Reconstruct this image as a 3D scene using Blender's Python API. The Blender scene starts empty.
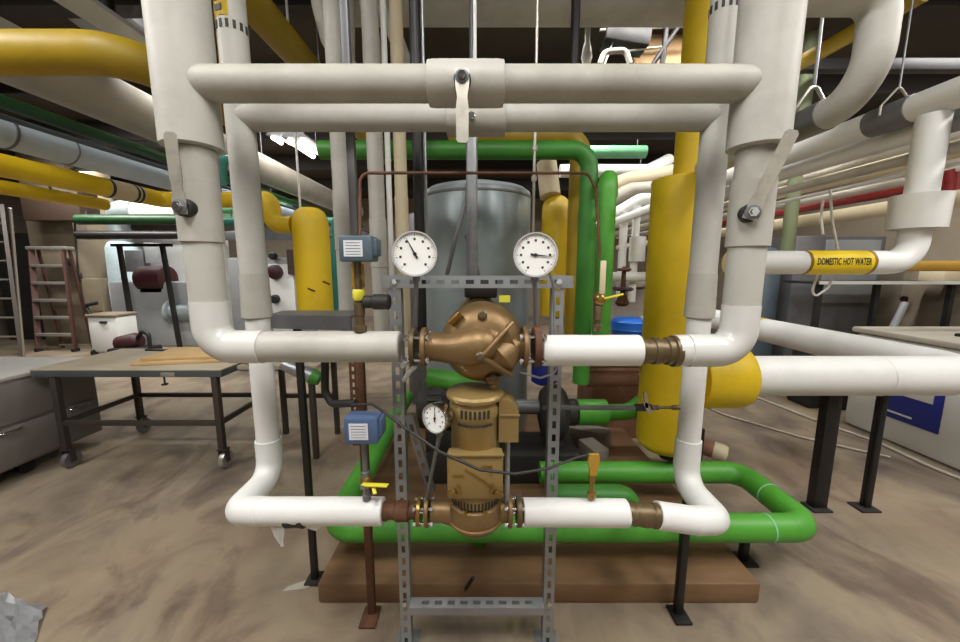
import bpy, bmesh, math, random
from mathutils import Vector as V, Matrix, Quaternion
random.seed(7)
sc = bpy.context.scene
COL = sc.collection
PI = math.pi

# ------------------------------------------------------------------ camera
FPX, PITCH, CAMZ = 370.0, math.radians(8.2), 1.5
cd = bpy.data.cameras.new('camera'); cd.sensor_width = 36; cd.lens = 36*FPX/960
cd.clip_start = .02
cam = bpy.data.objects.new('camera', cd); COL.objects.link(cam)
cam.location = (0, 0, CAMZ); cam.rotation_euler = (PI/2-PITCH, 0, 0)
sc.camera = cam

def ray(px, py):
    dx, dy = (px-480)/FPX, (321-py)/FPX
    c, s = math.cos(PITCH), math.sin(PITCH)
    return V((dx, c+dy*s, -s+dy*c))
def at(px, py, Y):                       # a point of the room at a known distance
    r = ray(px, py); k = Y/r.y
    return V((r.x*k, Y, CAMZ+r.z*k))
def atx(px, py, X):
    r = ray(px, py); k = X/r.x
    return V((X, r.y*k, CAMZ+r.z*k))
def atz(px, py, Z=0):
    r = ray(px, py); k = (Z-CAMZ)/r.z
    return V((r.x*k, r.y*k, Z))

# ------------------------------------------------------------------ materials
def lin(h):
    h = h.lstrip('#'); o = []
    for i in (0, 2, 4):
        c = int(h[i:i+2], 16)/255
        o.append(c/12.92 if c <= .04045 else ((c+.055)/1.055)**2.4)
    return (*o, 1)
def mat(name, c, rough=.5, metal=0, c2=None, scale=6, amt=.5, bump=0, bscale=60, coat=0, emit=0, stretch=None, lo=.45, hi=.7):
    m = bpy.data.materials.new(name); m.use_nodes = True
    nt = m.node_tree; n = nt.nodes; L = nt.links.new
    p = n['Principled BSDF']
    p.inputs['Roughness'].default_value = rough; p.inputs['Metallic'].default_value = metal
    p.inputs['Base Color'].default_value = lin(c)
    if coat: p.inputs['Coat Weight'].default_value = coat; p.inputs['Coat Roughness'].default_value = .12
    tc = n.new('ShaderNodeTexCoord'); src = tc.outputs['Object']
    if stretch:
        mp = n.new('ShaderNodeMapping'); mp.inputs['Scale'].default_value = stretch
        L(src, mp.inputs[0]); src = mp.outputs[0]
    if c2:
        t = n.new('ShaderNodeTexNoise'); t.inputs['Scale'].default_value = scale; t.inputs['Detail'].default_value = 6
        t.inputs['Roughness'].default_value = .65
        L(src, t.inputs['Vector'])
        r = n.new('ShaderNodeValToRGB'); r.color_ramp.elements[0].position = lo; r.color_ramp.elements[1].position = hi
        a, b = lin(c), lin(c2)
        b = tuple(a[i]+(b[i]-a[i])*amt for i in range(3))+(1,)
        r.color_ramp.elements[0].color = a; r.color_ramp.elements[1].color = b
        L(t.outputs[0], r.inputs[0]); L(r.outputs[0], p.inputs['Base Color'])
    if bump:
        t = n.new('ShaderNodeTexNoise'); t.inputs['Scale'].default_value = bscale; t.inputs['Detail'].default_value = 4
        L(src, t.inputs['Vector'])
        bp = n.new('ShaderNodeBump'); bp.inputs['Strength'].default_value = bump; bp.inputs['Distance'].default_value = .004
        L(t.outputs[0], bp.inputs['Height']); L(bp.outputs[0], p.inputs['Normal'])
    if emit:
        p.inputs['Emission Color'].default_value = lin(c); p.inputs['Emission Strength'].default_value = emit
    return m

M = dict(
 jacket=mat('canvas_jacket_dim', '#b9b7af', .5, c2='#9b988f', scale=5, amt=.5, bump=.25, bscale=45),  # base greyed to paint in the weaker light on the upper pipes
 jacket2=mat('canvas_jacket_dusty_dim', '#b0ada4', .55, c2='#8e897e', scale=4, amt=.6, bump=.25, bscale=40),  # dust mottling over a grey that also holds the weaker upper light
 pvc=mat('pvc_cover', '#d4d3cf', .25, c2='#c4c2bc', scale=3, amt=.4, coat=.25),
 white=mat('clean_white', '#dfdfdc', .5, c2='#cccbc6', scale=4, amt=.5, bump=.15, bscale=40),
 farwhite=mat('far_white', '#b3ac9f', .6, c2='#968d7e', scale=3, amt=.6),
 cream=mat('cream', '#cdbfa0', .6, c2='#b4a482', scale=3, amt=.5),
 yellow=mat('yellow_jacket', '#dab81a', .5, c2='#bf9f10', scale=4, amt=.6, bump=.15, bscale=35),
 dimyellow=mat('yellow_jacket_dim', '#a48819', .5, c2='#887012', scale=3, amt=.6, bump=.15, bscale=35),  # the yellow jacket darkened, weak light near the ceiling put into its colour
 green=mat('green_jacket', '#4f9c32', .48, c2='#387a25', scale=5, amt=.6, bump=.15, bscale=35),
 dgreen=mat('dark_green_jacket', '#3f862f', .48, c2='#2c6623', scale=4, amt=.6),
 lgreen=mat('pale_green', '#7fc493', .5, c2='#62ab78', scale=4, amt=.5),
 deepgreen=mat('deep_green', '#1a431f', .45, c2='#123017', scale=4, amt=.5),
 teal=mat('teal', '#2f7f70', .45, c2='#246355', scale=4, amt=.5),
 blue=mat('blue_drum', '#1c6ad0', .3, c2='#1756ad', scale=4, amt=.5),
 navy=mat('navy', '#1d2d86', .5),
 bluegrey=mat('blue_grey_jacket', '#bccad8', .5, c2='#a0aebd', scale=3, amt=.6),
 darkblue=mat('slate_pipe', '#46525a', .45), olive=mat('olive_paint', '#77805f', .6, c2='#636b4e', scale=3, amt=.5),
 bronze=mat('bronze_paint', '#846a46', .42, .5, c2='#634d30', scale=7, amt=.6, bump=.2, bscale=90),
 motor=mat('gold_paint', '#988050', .40, .35, c2='#7c6740', scale=6, amt=.5, bump=.12, bscale=120),
 brass=mat('brass', '#9c7f45', .34, .8, c2='#70582c', scale=12, amt=.6),
 copper=mat('aged_copper', '#6c5c42', .42, .5, c2='#4b3d2a', scale=14, amt=.7),
 rust=mat('rusty_iron', '#5a3d2b', .75, .2, c2='#7d5136', scale=14, amt=.8, bump=.4, bscale=80),
 rustflat=mat('rusty_red', '#8f6650', .7, .1, c2='#a58268', scale=6, amt=.7),
 galv=mat('galvanised_steel', '#a4a7aa', .4, .75, c2='#84888c', scale=9, amt=.7),
 strut=mat('strut_steel', '#9a9da0', .42, .6, c2='#7e8184', scale=8, amt=.6),
 steel=mat('grey_steel', '#77777a', .45, .5, c2='#5f6063', scale=6, amt=.6),
 chrome=mat('chrome', '#c9cbcc', .15, 1),
 lever=mat('lever_plate', '#b9b4a8', .38, .5, c2='#8f8a80', scale=20, amt=.6),
 black=mat('black_steel', '#1c1a1a', .45, .2, c2='#2a2523', scale=8, amt=.6),
 dark=mat('dark_iron', '#2c2a28', .6, .1, c2='#1e1c1b', scale=6, amt=.7),
 rubber=mat('black_rubber', '#151515', .6),
 tankgrey=mat('tank_grey', '#8d9799', .33, .25, c2='#727c7e', scale=2, amt=.6),
 paleblue=mat('pale_blue', '#b6c7cb', .5, c2='#95aab0', scale=3, amt=.6),
 boxblue=mat('slate_blue_box', '#52626f', .45, .1, c2='#3f4c58', scale=8, amt=.4),
 boxblue2=mat('dusty_blue_box', '#4f6488', .45, .1, c2='#3c4c68', scale=8, amt=.4),
 paper=mat('paper_label', '#d6d8dc', .6), ink=mat('ink', '#2c2a26', .6), dial=mat('dial_face', '#eeeeea', .45),
 lab=mat('label_yellow', '#e8c81e', .45), labbrown=mat('label_brown', '#8a6a14', .5),
 red=mat('red_paint', '#7c1c1c', .45, c2='#571414', scale=6, amt=.5), ladder=mat('ladder_red', '#4c302a', .6, c2='#38211b', scale=5, amt=.5),
 alu=mat('aluminium', '#bcb7ae', .35, .7),
 cabinet=mat('cabinet_grey', '#76706c', .5, c2='#68625f', scale=3, amt=.5),
 ctop=mat('cabinet_top', '#c2bfba', .4), tabletop=mat('table_top', '#b3a792', .45, c2='#9a8e7c', scale=4, amt=.6, stretch=(1, 6, 1)),
 tableedge=mat('table_edge', '#5a6062', .4, .4), tableleg=mat('table_leg', '#44403c', .5, .4, c2='#5a4636', scale=10, amt=.6),
 card=mat('cardboard', '#c8a878', .8, c2='#b39363', scale=5, amt=.5), machine=mat('machine_grey', '#8f9192', .5, c2='#7c7f80', scale=3, amt=.5),
 offwhite=mat('enamel_white', '#d8d8d4', .4), handy=mat('yellow_grip', '#d6cc3a', .45), maroon=mat('dark_red', '#330f11', .55),
 foil=mat('foil', '#e2e2e4', .32, .55, c2='#c8c8cc', scale=20, amt=.5, bump=.4, bscale=30),
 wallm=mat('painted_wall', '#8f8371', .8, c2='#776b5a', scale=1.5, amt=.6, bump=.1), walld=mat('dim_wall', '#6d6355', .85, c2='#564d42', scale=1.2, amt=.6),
 ceil=mat('ceiling_deck', '#3c3328', .9, c2='#2a231c', scale=1.6, amt=.7, bump=.2), beam=mat('beam_paint', '#2a231e', .8, c2='#1f1916', scale=4, amt=.5),
 brown=mat('column_brown', '#3b2c22', .6), tan=mat('tan_paint', '#7c705c', .7, c2='#675c4a', scale=2, amt=.6),
 peach=mat('lit_ceiling_patch', '#d8b080', .7, c2='#e8cda6', scale=2.5, amt=.8, stretch=(1, 5, 1)), ochre=mat('ochre', '#b0882f', .5), concrete=mat('grey_concrete', '#8c857a', .85, c2='#746c62', scale=8, amt=.7, bump=.3),  # peach is ceiling deck with bright light painted in
 glow=mat('lit_tube', '#fff8ea', .5, emit=6),
)
def floor_mat():
    m = bpy.data.materials.new('stained_concrete'); m.use_nodes = True
    nt = m.node_tree; n = nt.nodes; L = nt.links.new; p = n['Principled BSDF']
    tc = n.new('ShaderNodeTexCoord'); mp = n.new('ShaderNodeMapping'); mp.inputs['Rotation'].default_value = (0, 0, .5); mp.inputs['Scale'].default_value = (1, .8, 1)
    L(tc.outputs['Object'], mp.inputs[0])
    def noise(s, d=6, dist=0, r=.6):
        t = n.new('ShaderNodeTexNoise'); t.inputs['Scale'].default_value = s; t.inputs['Detail'].default_value = d
        t.inputs['Roughness'].default_value = r; t.inputs['Distortion'].default_value = dist
        L(mp.outputs[0], t.inputs['Vector']); return t
    def ramp(src, stops):
        r = n.new('ShaderNodeValToRGB'); e = r.color_ramp.elements
        e[0].position, e[0].color = stops[0][0], lin(stops[0][1]); e[1].position, e[1].color = stops[-1][0], lin(stops[-1][1])
        for q, c in stops[1:-1]:
            x = e.new(q); x.color = lin(c)
        L(src, r.inputs[0]); return r
    a = ramp(noise(1.1, 5, .8).outputs[0], [(.30, '#594d45'), (.42, '#786b60'), (.52, '#93856f'), (.62, '#8f7b66'), (.74, '#95796c')])
    b = ramp(noise(2.6, 5, .8, .6).outputs[0], [(.32, '#51463f'), (.52, '#948671'), (.72, '#aa9c86')])
    mx = n.new('ShaderNodeMix'); mx.data_type = 'RGBA'; mx.inputs[0].default_value = .35
    L(a.outputs[0], mx.inputs[6]); L(b.outputs[0], mx.inputs[7])
    c = ramp(noise(1.5, 6, 1.4, .6).outputs[0], [(.52, '#000000'), (.66, '#ffffff')])
    m2 = n.new('ShaderNodeMix'); m2.data_type = 'RGBA'; m2.inputs[7].default_value = lin('#5b4c44')
    mul = n.new('ShaderNodeMath'); mul.operation = 'MULTIPLY'; mul.inputs[1].default_value = .75
    L(c.outputs[0], mul.inputs[0]); L(mul.outputs[0], m2.inputs[0]); L(mx.outputs[2], m2.inputs[6]); L(m2.outputs[2], p.inputs['Base Color'])
    rr = n.new('ShaderNodeMapRange'); rr.inputs[3].default_value = .25; rr.inputs[4].default_value = .65
    L(noise(1.7, 4).outputs[0], rr.inputs[0]); L(rr.outputs[0], p.inputs['Roughness'])
    bp = n.new('ShaderNodeBump'); bp.inputs['Strength'].default_value = .12; bp.inputs['Distance'].default_value = .01
    L(noise(9, 6).outputs[0], bp.inputs['Height']); L(bp.outputs[0], p.inputs['Normal'])
    return m
M['floor'] = floor_mat()
def pad_mat():
    return mat('brown_pad', '#64492f', .55, c2='#8c6c4a', scale=2.6, amt=.9, bump=.2, stretch=(.5, 3, 1), lo=.35, hi=.7)
M['pad'] = pad_mat()

# ------------------------------------------------------------------ mesh building
def frame(d):
    d = d.normalized(); u = d.orthogonal().normalized()
    if abs(d.z) < .9: u = V((0, 0, 1)).cross(d).normalized()
    return u, d.cross(u).normalized()
def fillet(pts, R, k=7):
    pts = [V(p) for p in pts]
    if not R: return pts
    out = [pts[0]]
    for i in range(1, len(pts)-1):
        a, b, c = pts[i-1], pts[i], pts[i+1]
        d1, d2 = (a-b), (c-b); l1, l2 = d1.length, d2.length
        d1.normalize(); d2.normalize()
        ang = d1.angle(d2)
        if ang > PI-.02: out.append(b); continue
        r = R[i-1] if isinstance(R, (list, tuple)) else R
        t = min(r/math.tan(ang/2), l1*.49, l2*.49); r = t*math.tan(ang/2)
        cen = b+(d1+d2).normalized()*(r/math.sin(ang/2))
        p0, p1 = b+d1*t-cen, b+d2*t-cen
        tot = p0.angle(p1); ax = p0.cross(p1).normalized()
        for j in range(k+1):
            out.append(cen+Quaternion(ax, tot*j/k) @ p0)
    out.append(pts[-1]); return out
class B:
    def __init__(s): s.bm = bmesh.new()
    def tube(s, pts, r, R=0, n=18, caps=True, k=7):
        pts = fillet(pts, R, k); N = len(pts)
        rs = r if isinstance(r, (list, tuple)) else [r]*N
        if len(rs) != N: rs = [rs[0]+(rs[-1]-rs[0])*i/(N-1) for i in range(N)]
        rings = []; u = None
        for i, p in enumerate(pts):
            d = (pts[min(i+1, N-1)]-pts[max(i-1, 0)]).normalized()
            sc_ = 1
            if u is None: u, v = frame(d)
            else:
                u = (u-d*u.dot(d)).normalized(); v = d.cross(u)
            rings.append([s.bm.verts.new(p+(u*math.cos(2*PI*j/n)+v*math.sin(2*PI*j/n))*rs[i]) for j in range(n)])
        for a, b in zip(rings, rings[1:]):
            for j in range(n): s.bm.faces.new((a[j], a[(j+1) % n], b[(j+1) % n], b[j]))
        if caps:
            s.bm.faces.new(rings[0][::-1]); s.bm.faces.new(rings[-1])
        return s
    def lathe(s, prof, o, d, n=32, closed=True):
        o, d = V(o), V(d).normalized(); u, v = frame(d); rings = []
        for r, h in prof:
            if r < 1e-6: rings.append([s.bm.verts.new(o+d*h)])
            else: rings.append([s.bm.verts.new(o+d*h+(u*math.cos(2*PI*j/n)+v*math.sin(2*PI*j/n))*r) for j in range(n)])
        for a, b in zip(rings, rings[1:]):
            for j in range(n):
                f = [a[j % len(a)], a[(j+1) % len(a)], b[(j+1) % len(b)], b[j % len(b)]]
                q = []
                for x in f:
                    if x not in q: q.append(x)
                if len(q) > 2: s.bm.faces.new(q)
        if closed:
            for rg, rev in ((rings[0], 1), (rings[-1], 0)):
                if len(rg) > 2: s.bm.faces.new(rg[::-1] if rev else rg)
        return s
    def cyl(s, a, b, r, n=24, bev=0):
        a, b = V(a), V(b); h = (b-a).length
        if bev: return s.lathe([(r-bev, 0), (r, bev), (r, h-bev), (r-bev, h)], a, b-a, n)
        return s.lathe([(r, 0), (r, h)], a, b-a, n)
    def box(s, c, size, rot=None, bev=0, seg=2):
        r = bmesh.ops.create_cube(s.bm, size=1); vs = r['verts']
        for v in vs: v.co = V((v.co.x*size[0], v.co.y*size[1], v.co.z*size[2]))
        if bev:
            es = list({e for v in vs for e in v.link_edges})
            g = bmesh.ops.bevel(s.bm, geom=es, offset=bev, segments=seg, affect='EDGES', profile=.5)
            vs = list({v for f in g['faces'] for v in f.verts})
        m = Matrix.Translation(V(c)) @ (rot.to_4x4() if rot else Matrix())
        for v in vs: v.co = m @ v.co
        return s
    def bar(s, a, b, w, h, up=(0, 0, 1), bev=0):
        a, b = V(a), V(b); d = (b-a); L_ = d.length; d.normalize()
        up = V(up); x = up.cross(d)
        if x.length < 1e-3: x = V((1, 0, 0)).cross(d)
        x.normalize(); z = d.cross(x)
        return s.box((a+b)/2, (w, L_, h), Matrix((x, d, z)).transposed(), bev)
    def prism(s, poly, o, u, v, depth):
        o, u, v = V(o), V(u).normalized(), V(v).normalized(); w = u.cross(v)
        a = [s.bm.verts.new(o+u*x+v*y) for x, y in poly]; b = [s.bm.verts.new(o+u*x+v*y+w*depth) for x, y in poly]
        s.bm.faces.new(a[::-1]); s.bm.faces.new(b); n = len(a)
        for i in range(n): s.bm.faces.new((a[i], a[(i+1) % n], b[(i+1) % n], b[i]))
        return s
    def ball(s, c, r, sx=1, sy=1, sz=1, n=20):
        g = bmesh.ops.create_uvsphere(s.bm, u_segments=n, v_segments=n//2, radius=r)
        for v in g['verts']: v.co = V(c)+V((v.co.x*sx, v.co.y*sy, v.co.z*sz))
        return s
    def channel(s, a, b, face, w=.041, dep=.041, slot=(.014, .028), pitch=.05, th=.003):
        """slotted strut channel from a to b whose slotted web looks along face"""
        a, b, f = V(a), V(b), V(face).normalized(); d = (b-a); L_ = d.length; d.normalize(); x = f.cross(d).normalized()
        xs = [-w/2, -slot[0]/2, slot[0]/2, w/2]; rows = [0]; hole = []
        n = int((L_-.02)/pitch); t = (L_-n*pitch)/2+(pitch-slot[1])/2
        for i in range(n):
            rows += [t, t+slot[1]]; hole.append(len(rows)-2); t += pitch
        rows.append(L_)
        g = [[s.bm.verts.new(a+d*r+x*q) for q in xs] for r in rows]
        e = [[s.bm.verts.new(a+d*r+x*q-f*dep) for q in (-w/2, w/2)] for r in rows]
        fs = []
        for i in range(len(rows)-1):
            for j in range(3):
                if i in hole and j == 1: continue
                fs.append(s.bm.faces.new((g[i][j], g[i][j+1], g[i+1][j+1], g[i+1][j])))
            fs.append(s.bm.faces.new((e[i][0], g[i][0], g[i+1][0], e[i+1][0])))
            fs.append(s.bm.faces.new((g[i][3], e[i][1], e[i+1][1], g[i+1][3])))
        bmesh.ops.recalc_face_normals(s.bm, faces=fs)
        bmesh.ops.solidify(s.bm, geom=fs, thickness=th)
        return s

def finish(b, name, m, off=V((0, 0, 0)), sharp=38, keep=False):
    bm = b.bm
    bmesh.ops.recalc_face_normals(bm, faces=bm.faces[:])
    for v in bm.verts: v.co -= off
    for f in bm.faces: f.smooth = True
    for e in bm.edges:
        if len(e.link_faces) == 2 and e.calc_face_angle(0) > math.radians(sharp): e.smooth = False
    me = bpy.data.meshes.new(name); bm.to_mesh(me); bm.free()
    me.materials.append(M[m] if isinstance(m, str) else m)
    o = bpy.data.objects.new(name, me); COL.objects.link(o); return o
class Thing:
    def __init__(s, name, label, cat, loc, group=None):
        s.o = bpy.data.objects.new(name, None); COL.objects.link(s.o); s.loc = V(loc)
        s.o.location = s.loc; s.o.empty_display_size = .05
        s.o['label'] = label; s.o['category'] = cat
        if group: s.o['group'] = group
    def part(s, name, b, m, parent=None, label=None, sharp=38, stuff=False):
        o = finish(b, name, m, s.loc, sharp); o.parent = parent or s.o
        if label: o['label'] = label
        return o
def single(name, label, cat, b, m, group=None, sharp=38, hang=(), hl=None):
    if hang:
        t = Thing(name, label, cat, hang[0], group); t.part('pipe_jacket' if 'pipe' in name else 'body', b, m, sharp=sharp)
        for p in hang: t.part('hanger_rod', B().cyl(p, (p[0], p[1], p[2]+hl if hl else ZC), .005, 8), 'steel')
        return t.o
    vs = [v.co for v in b.bm.verts]
    lo = V([min(v[i] for v in vs) for i in range(3)]); hi = V([max(v[i] for v in vs) for i in range(3)])
    c = V(((lo.x+hi.x)/2, (lo.y+hi.y)/2, lo.z))
    o = finish(b, name, m, c, sharp); o.location = c
    o['label'] = label; o['category'] = cat
    if group: o['group'] = group
    return o
def struct(name, b, m):
    o = finish(b, name, m); o['kind'] = 'structure'; o['label'] = name.replace('_', ' ')
    return o
def pipe(name, label, pts, r, m, R=.1, group=None, cat='pipe', n=18, bands=None):
    """one pipe run; bands = [(a, b, radius, material, part name, part label)] makes it a thing with parts"""
    if not bands: return single(name, label, cat, B().tube(pts, r, R, n), m, group)
    t = Thing(name, label, cat, pts[0], group)
    t.part('pipe_jacket', B().tube(pts, r, R, n), m)
    for a, b, rr, mm, nm, lb in bands:
        t.part(nm, B().cyl(a, b, rr, n), mm, label=lb)
    return t

# ------------------------------------------------------------------ room shell
XW0, XW1, YW0, YW1, ZC = -10.5, 5.6, -3.0, 11.5, 3.55
struct('floor', B().box(((XW0+XW1)/2, (YW0+YW1)/2, -.05), (XW1-XW0, YW1-YW0, .1)), 'floor')
struct('ceiling', B().box(((XW0+XW1)/2, (YW0+YW1)/2, ZC+.05), (XW1-XW0, YW1-YW0, .1)), 'ceil')
struct('wall_back', B().box(((XW0+XW1)/2, YW1+.05, ZC/2), (XW1-XW0, .1, ZC)), 'wallm')
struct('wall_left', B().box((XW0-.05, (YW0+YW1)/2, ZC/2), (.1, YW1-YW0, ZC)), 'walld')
struct('wall_right', B().box((XW1+.05, (YW0+YW1)/2, ZC/2), (.1, YW1-YW0, ZC)), 'wallm')
struct('wall_front', B().box(((XW0+XW1)/2, YW0-.05, ZC/2), (XW1-XW0, .1, ZC)), 'wallm')
for i, y in enumerate((2.9, 4.2, 5.6, 7.2, 9.0)):
    b = B()
    for z, h in ((ZC-.012, .024), (ZC-.13, .21), (ZC-.248, .026)):
        b.box(((XW0+XW1)/2, y, z), (XW1-XW0, .02 if h > .1 else .14, h))
    struct('ceiling_beam', b, 'beam')
struct('trim_1', B().box((.265, 2.47, .05), (1.99, 2.0, .1), bev=.012), 'pad')      # concrete pad under the pipe rack

# ------------------------------------------------------------------ valve lever helper
def lever(t, hub, out, tip, parent=None, plate='lever', w=.030, k=1.5):
    """ball-valve lever: hub point on the jacket, out = direction away from the pipe, tip = far end of the plate"""
    hub, out, tip = V(hub), V(out).normalized(), V(tip)
    st = B().cyl(hub-out*.01, hub+out*.022, .017*k, 20, .003)
    base = t.part('valve_stem', st, 'dark', parent)
    a = hub+out*.026; d = (tip-a); L_ = d.length; d.normalize(); x = d.cross(out).normalized()
    b = B().prism([(-w*.6, -.02), (w*.6, -.02), (w*.62, .02), (w*.45, .05), (w*.55, .075), (w*.55, L_-.008), (w*.35, L_), (-w*.35, L_), (-w*.55, L_-.008), (-w*.55, .075), (-w*.45, .05), (-w*.62, .02)], a, x, d, .004)
    h = t.part('valve_handle', b, plate, parent)
    nb = B().lathe([(.009*k, 0), (.009*k, .009), (.0055*k, .009), (.0055*k, .016), (0, .016)], a+out*.006, out, 6)
    t.part('handle_nut', nb, 'chrome', h)
    wb = B().lathe([(.0135*k, 0), (.0135*k, .003), (.011*k, .004)], a+out*.0035, out, 24)
    t.part('handle_washer', wb, 'steel', h)
    return h
# ------------------------------------------------------------------ front loop
FY, BY = 1.15, 1.36
XL, XR = -.845, .815
ZU, ZL, ZB = 1.252, .683, 2.016
def saddle(b, xs, X, Yc, R):
    """move the end ring nearest X onto the round surface of the riser it meets"""
    s = 1 if xs > X else -1
    for f in [f for f in b.bm.faces if len(f.verts) > 8 and abs(f.calc_center_median().x-xs) < 1e-4]:
        vs = list(f.verts); b.bm.faces.remove(f)
        for v in vs: v.co.x = X+s*math.sqrt(max(1e-8, R*R-(v.co.y-Yc)**2))
    return b
def front_riser(X, end, sgn, label, zs, neck):
    t = Thing('insulated_pipe', label, 'pipe', (X, FY, ZU))
    t.part('riser_jacket', B().lathe([(.07, 0), (.079, .004), (.079, 1.6)], (X, FY, 1.845), (0, 0, 1), 36), 'jacket', label='wide pale grey riser jacket with an open lower rim')
    z0, z1 = zs
    sl = t.part('valve_sleeve', B().lathe([(.05, 0), (.058, .002), (.0585, (z1-z0)), (.05, z1-z0+.002)], (X, FY, z0), (0, 0, 1), 36), 'jacket2')
    t.part('neck_jacket', B().cyl((X, FY, z1-.01), (X, FY, 1.85), .052 if neck else .056, 32), 'jacket2')
    t.part('pipe_jacket', B().cyl((X, FY, ZU+.13), (X, FY, z0+.01), .0505, 32), 'jacket')
    c = X-sgn*.03
    t.part('elbow_cover', B().tube([(X, FY, ZU+.145), (X, FY, ZU), (X+sgn*.16, FY, ZU)], .0525, .095, 32, k=14), 'pvc', label='glossy white elbow cover')
    return t, sl
tl, sl = front_riser(XL, -.23, 1, 'white insulated riser on the ladder side that elbows into the bronze upper pump', (1.575, 1.84), False)
tl.part('branch_jacket', B().lathe([(.046, 0), (.0495, .002), (.0495, .44), (.046, .443)], (XL+.15, FY, ZU), (1, 0, 0), 32), 'jacket', label='scuffed canvas jacket on the level run')
lever(tl, (XL+.008, FY-.057, 1.668), (.05, -1, 0), (XL+.010, FY-.090, 1.862))
ZU = 1.240                       # the outlet run sits a little lower than the inlet run
tr, sr = front_riser(XR, .2, -1, 'white insulated riser on the yellow vessel side that elbows into the bronze upper pump', (1.562, 1.755), True)
tr.part('branch_jacket', B().lathe([(.047, 0), (.0495, .002), (.0495, .048)], (XR-.15, FY, ZU), (-1, 0, 0), 32), 'pvc')
tr.part('pump_side_jacket', B().lathe([(.046, 0), (.0495, .002), (.0495, .307), (.046, .31)], (.505, FY, ZU), (-1, 0, 0), 32), 'white')
tr.part('union_fitting', B().lathe([(.03, 0), (.043, .0), (.043, .018), (.039, .02), (.039, .045), (.043, .047), (.043, .065), (.039, .067), (.039, .085), (.044, .088), (.044, .105), (.05, .108), (.05, .125), (.03, .126)], (.500, FY, ZU-.002), (1, 0, 0), 28), 'copper', label='aged bronze union')
lever(tr, (XR-.038, FY-.045, 1.655), (-.30, -1, 0), (XR+.016, FY-.105, 1.862))

ZU = 1.252
# bypass with the centre valve
t = Thing('bypass_pipe', 'white insulated crosspipe with a lever valve sleeve in its middle, joining the two wide risers', 'pipe', (0, FY-.03, ZB))
BYY = FY-.014
t.part('pipe_jacket', saddle(B().cyl((XL+.05, BYY, ZB), (-.135, BYY, ZB), .048, 40), XL+.05, XL, FY, .0795), 'jacket2')
t.part('pipe_jacket', saddle(B().cyl((.045, BYY, ZB), (XR-.05, BYY, ZB), .048, 40), XR-.05, XR, FY, .0795), 'jacket2')
t.part('valve_sleeve', B().lathe([(.05, 0), (.058, .002), (.060, .02), (.060, .195), (.058, .213), (.05, .215)], (-.147, BYY, ZB), (1, 0, 0), 36), 'jacket', label='wider cream sleeve around the valve')
hx = -.047
lever(t, (hx, BYY-.055, ZB-.018), (0, -1, -.05), (hx, BYY-.086, ZB-.185), k=1.35)
# ------------------------------------------------------------------ back loop
XBL, XBR = -.825, .812
def back_riser(X, s, label, z_step):
    t = Thing('insulated_pipe', label, 'pipe', (X, BY, ZL))
    t.part('riser_jacket', B().cyl((X, BY, 1.316), (X, BY, ZC-.15), .0455, 32), 'jacket')
    t.part('lower_jacket', B().lathe([(.045, 0), (.051, .002), (.0475, .16), (.0455, .16)], (X, BY, 1.318), (0, 0, 1), 32), 'jacket2')
    t.part('drop_jacket', B().cyl((X, BY, .83), (X, BY, 1.32), .041, 28), 'white')
    t.part('elbow_cover', B().tube([(X, BY, .84), (X, BY, ZL+.005), (X, FY+.004, ZL), (X-s*.085, FY, ZL)], .0465, [.085, .03], 28, k=8), 'white', label='folded white elbow wrap at the low corner')
    return t
tbl = back_riser(XBL, -1, 'slim white insulated pipe with torn wrap, dropping to the lower pump on the ladder side', 0)
tbl.part('pump_side_jacket', B().lathe([(.043, 0), (.0455, .002), (.0455, .415), (.042, .418)], (XBL+.08, FY, ZL), (1, 0, 0), 28), 'white')
tbl.part('union_fitting', B().lathe([(.022, 0), (.03, 0), (.032, .012), (.027, .02), (.028, .04), (.034, .045), (.034, .085), (.027, .09), (.027, .115)], (-.328, FY, ZL), (1, 0, 0), 12), 'rust', label='rusted iron union')
# torn wrap
o = V((-.70, FY-.02, ZL-.04))
for pts in ([(0, 0), (.03, -.005), (.05, .005), (.035, -.05), (.018, -.075), (.005, -.04)], [(.11, .012), (.16, .014), (.20, .03), (.17, .0), (.15, -.018), (.125, -.008)], [(.02, -.03), (.034, -.03), (.03, -.085), (.02, -.085)]):
    tbl.part('torn_wrap', B().prism(pts, o, (1, 0, 0), (0, -.15, 1), .004), 'white', label='ragged flap of torn white wrap')
tbl.part('exposed_pipe', B().lathe([(.03, 0), (.038, .01), (.036, .05), (.039, .07), (.03, .08)], (-.66, FY-.006, ZL-.0135), (1, 0, 0), 14), 'dark', label='bare dark pipe showing through the tear')
ZL = .648                        # the low corner sags towards the riser
tbr = back_riser(XBR, 1, 'slim white insulated pipe on the yellow vessel side dropping behind to the lower pump', 0)
tbr.part('corner_jacket', B().tube([(.60, FY, ZL+.020), (XBR-.08, FY, ZL)], .0455, 0, 28), 'white')
ZL = .683
tbr.part('union_fitting', B().lathe([(.03, 0), (.039, 0), (.037, .02), (.04, .025), (.037, .04), (.04, .05), (.04, .075), (.037, .085), (.041, .09), (.041, .108), (.03, .11)], (.497, FY, ZL-.008), (1, 0, -.09), 26), 'copper', label='tarnished copper union')
tbr.part('pump_side_jacket', B().lathe([(.043, 0), (.0455, .002), (.0455, .35), (.042, .353)], (.146, FY, ZL-.003), (1, 0, -.012), 28), 'white')
t = Thing('bypass_pipe', 'slim white crosspipe behind the valve sleeve joining the two back risers', 'pipe', (0, BY, ZB-.01))
t.part('pipe_jacket', saddle(saddle(B().cyl((XBL+.03, BY, ZB-.004), (XBR-.03, BY, ZB-.004), .0455, 36), XBL+.03, XBL, BY, .0462), XBR-.03, XBR, BY, .0462), 'jacket')
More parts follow.
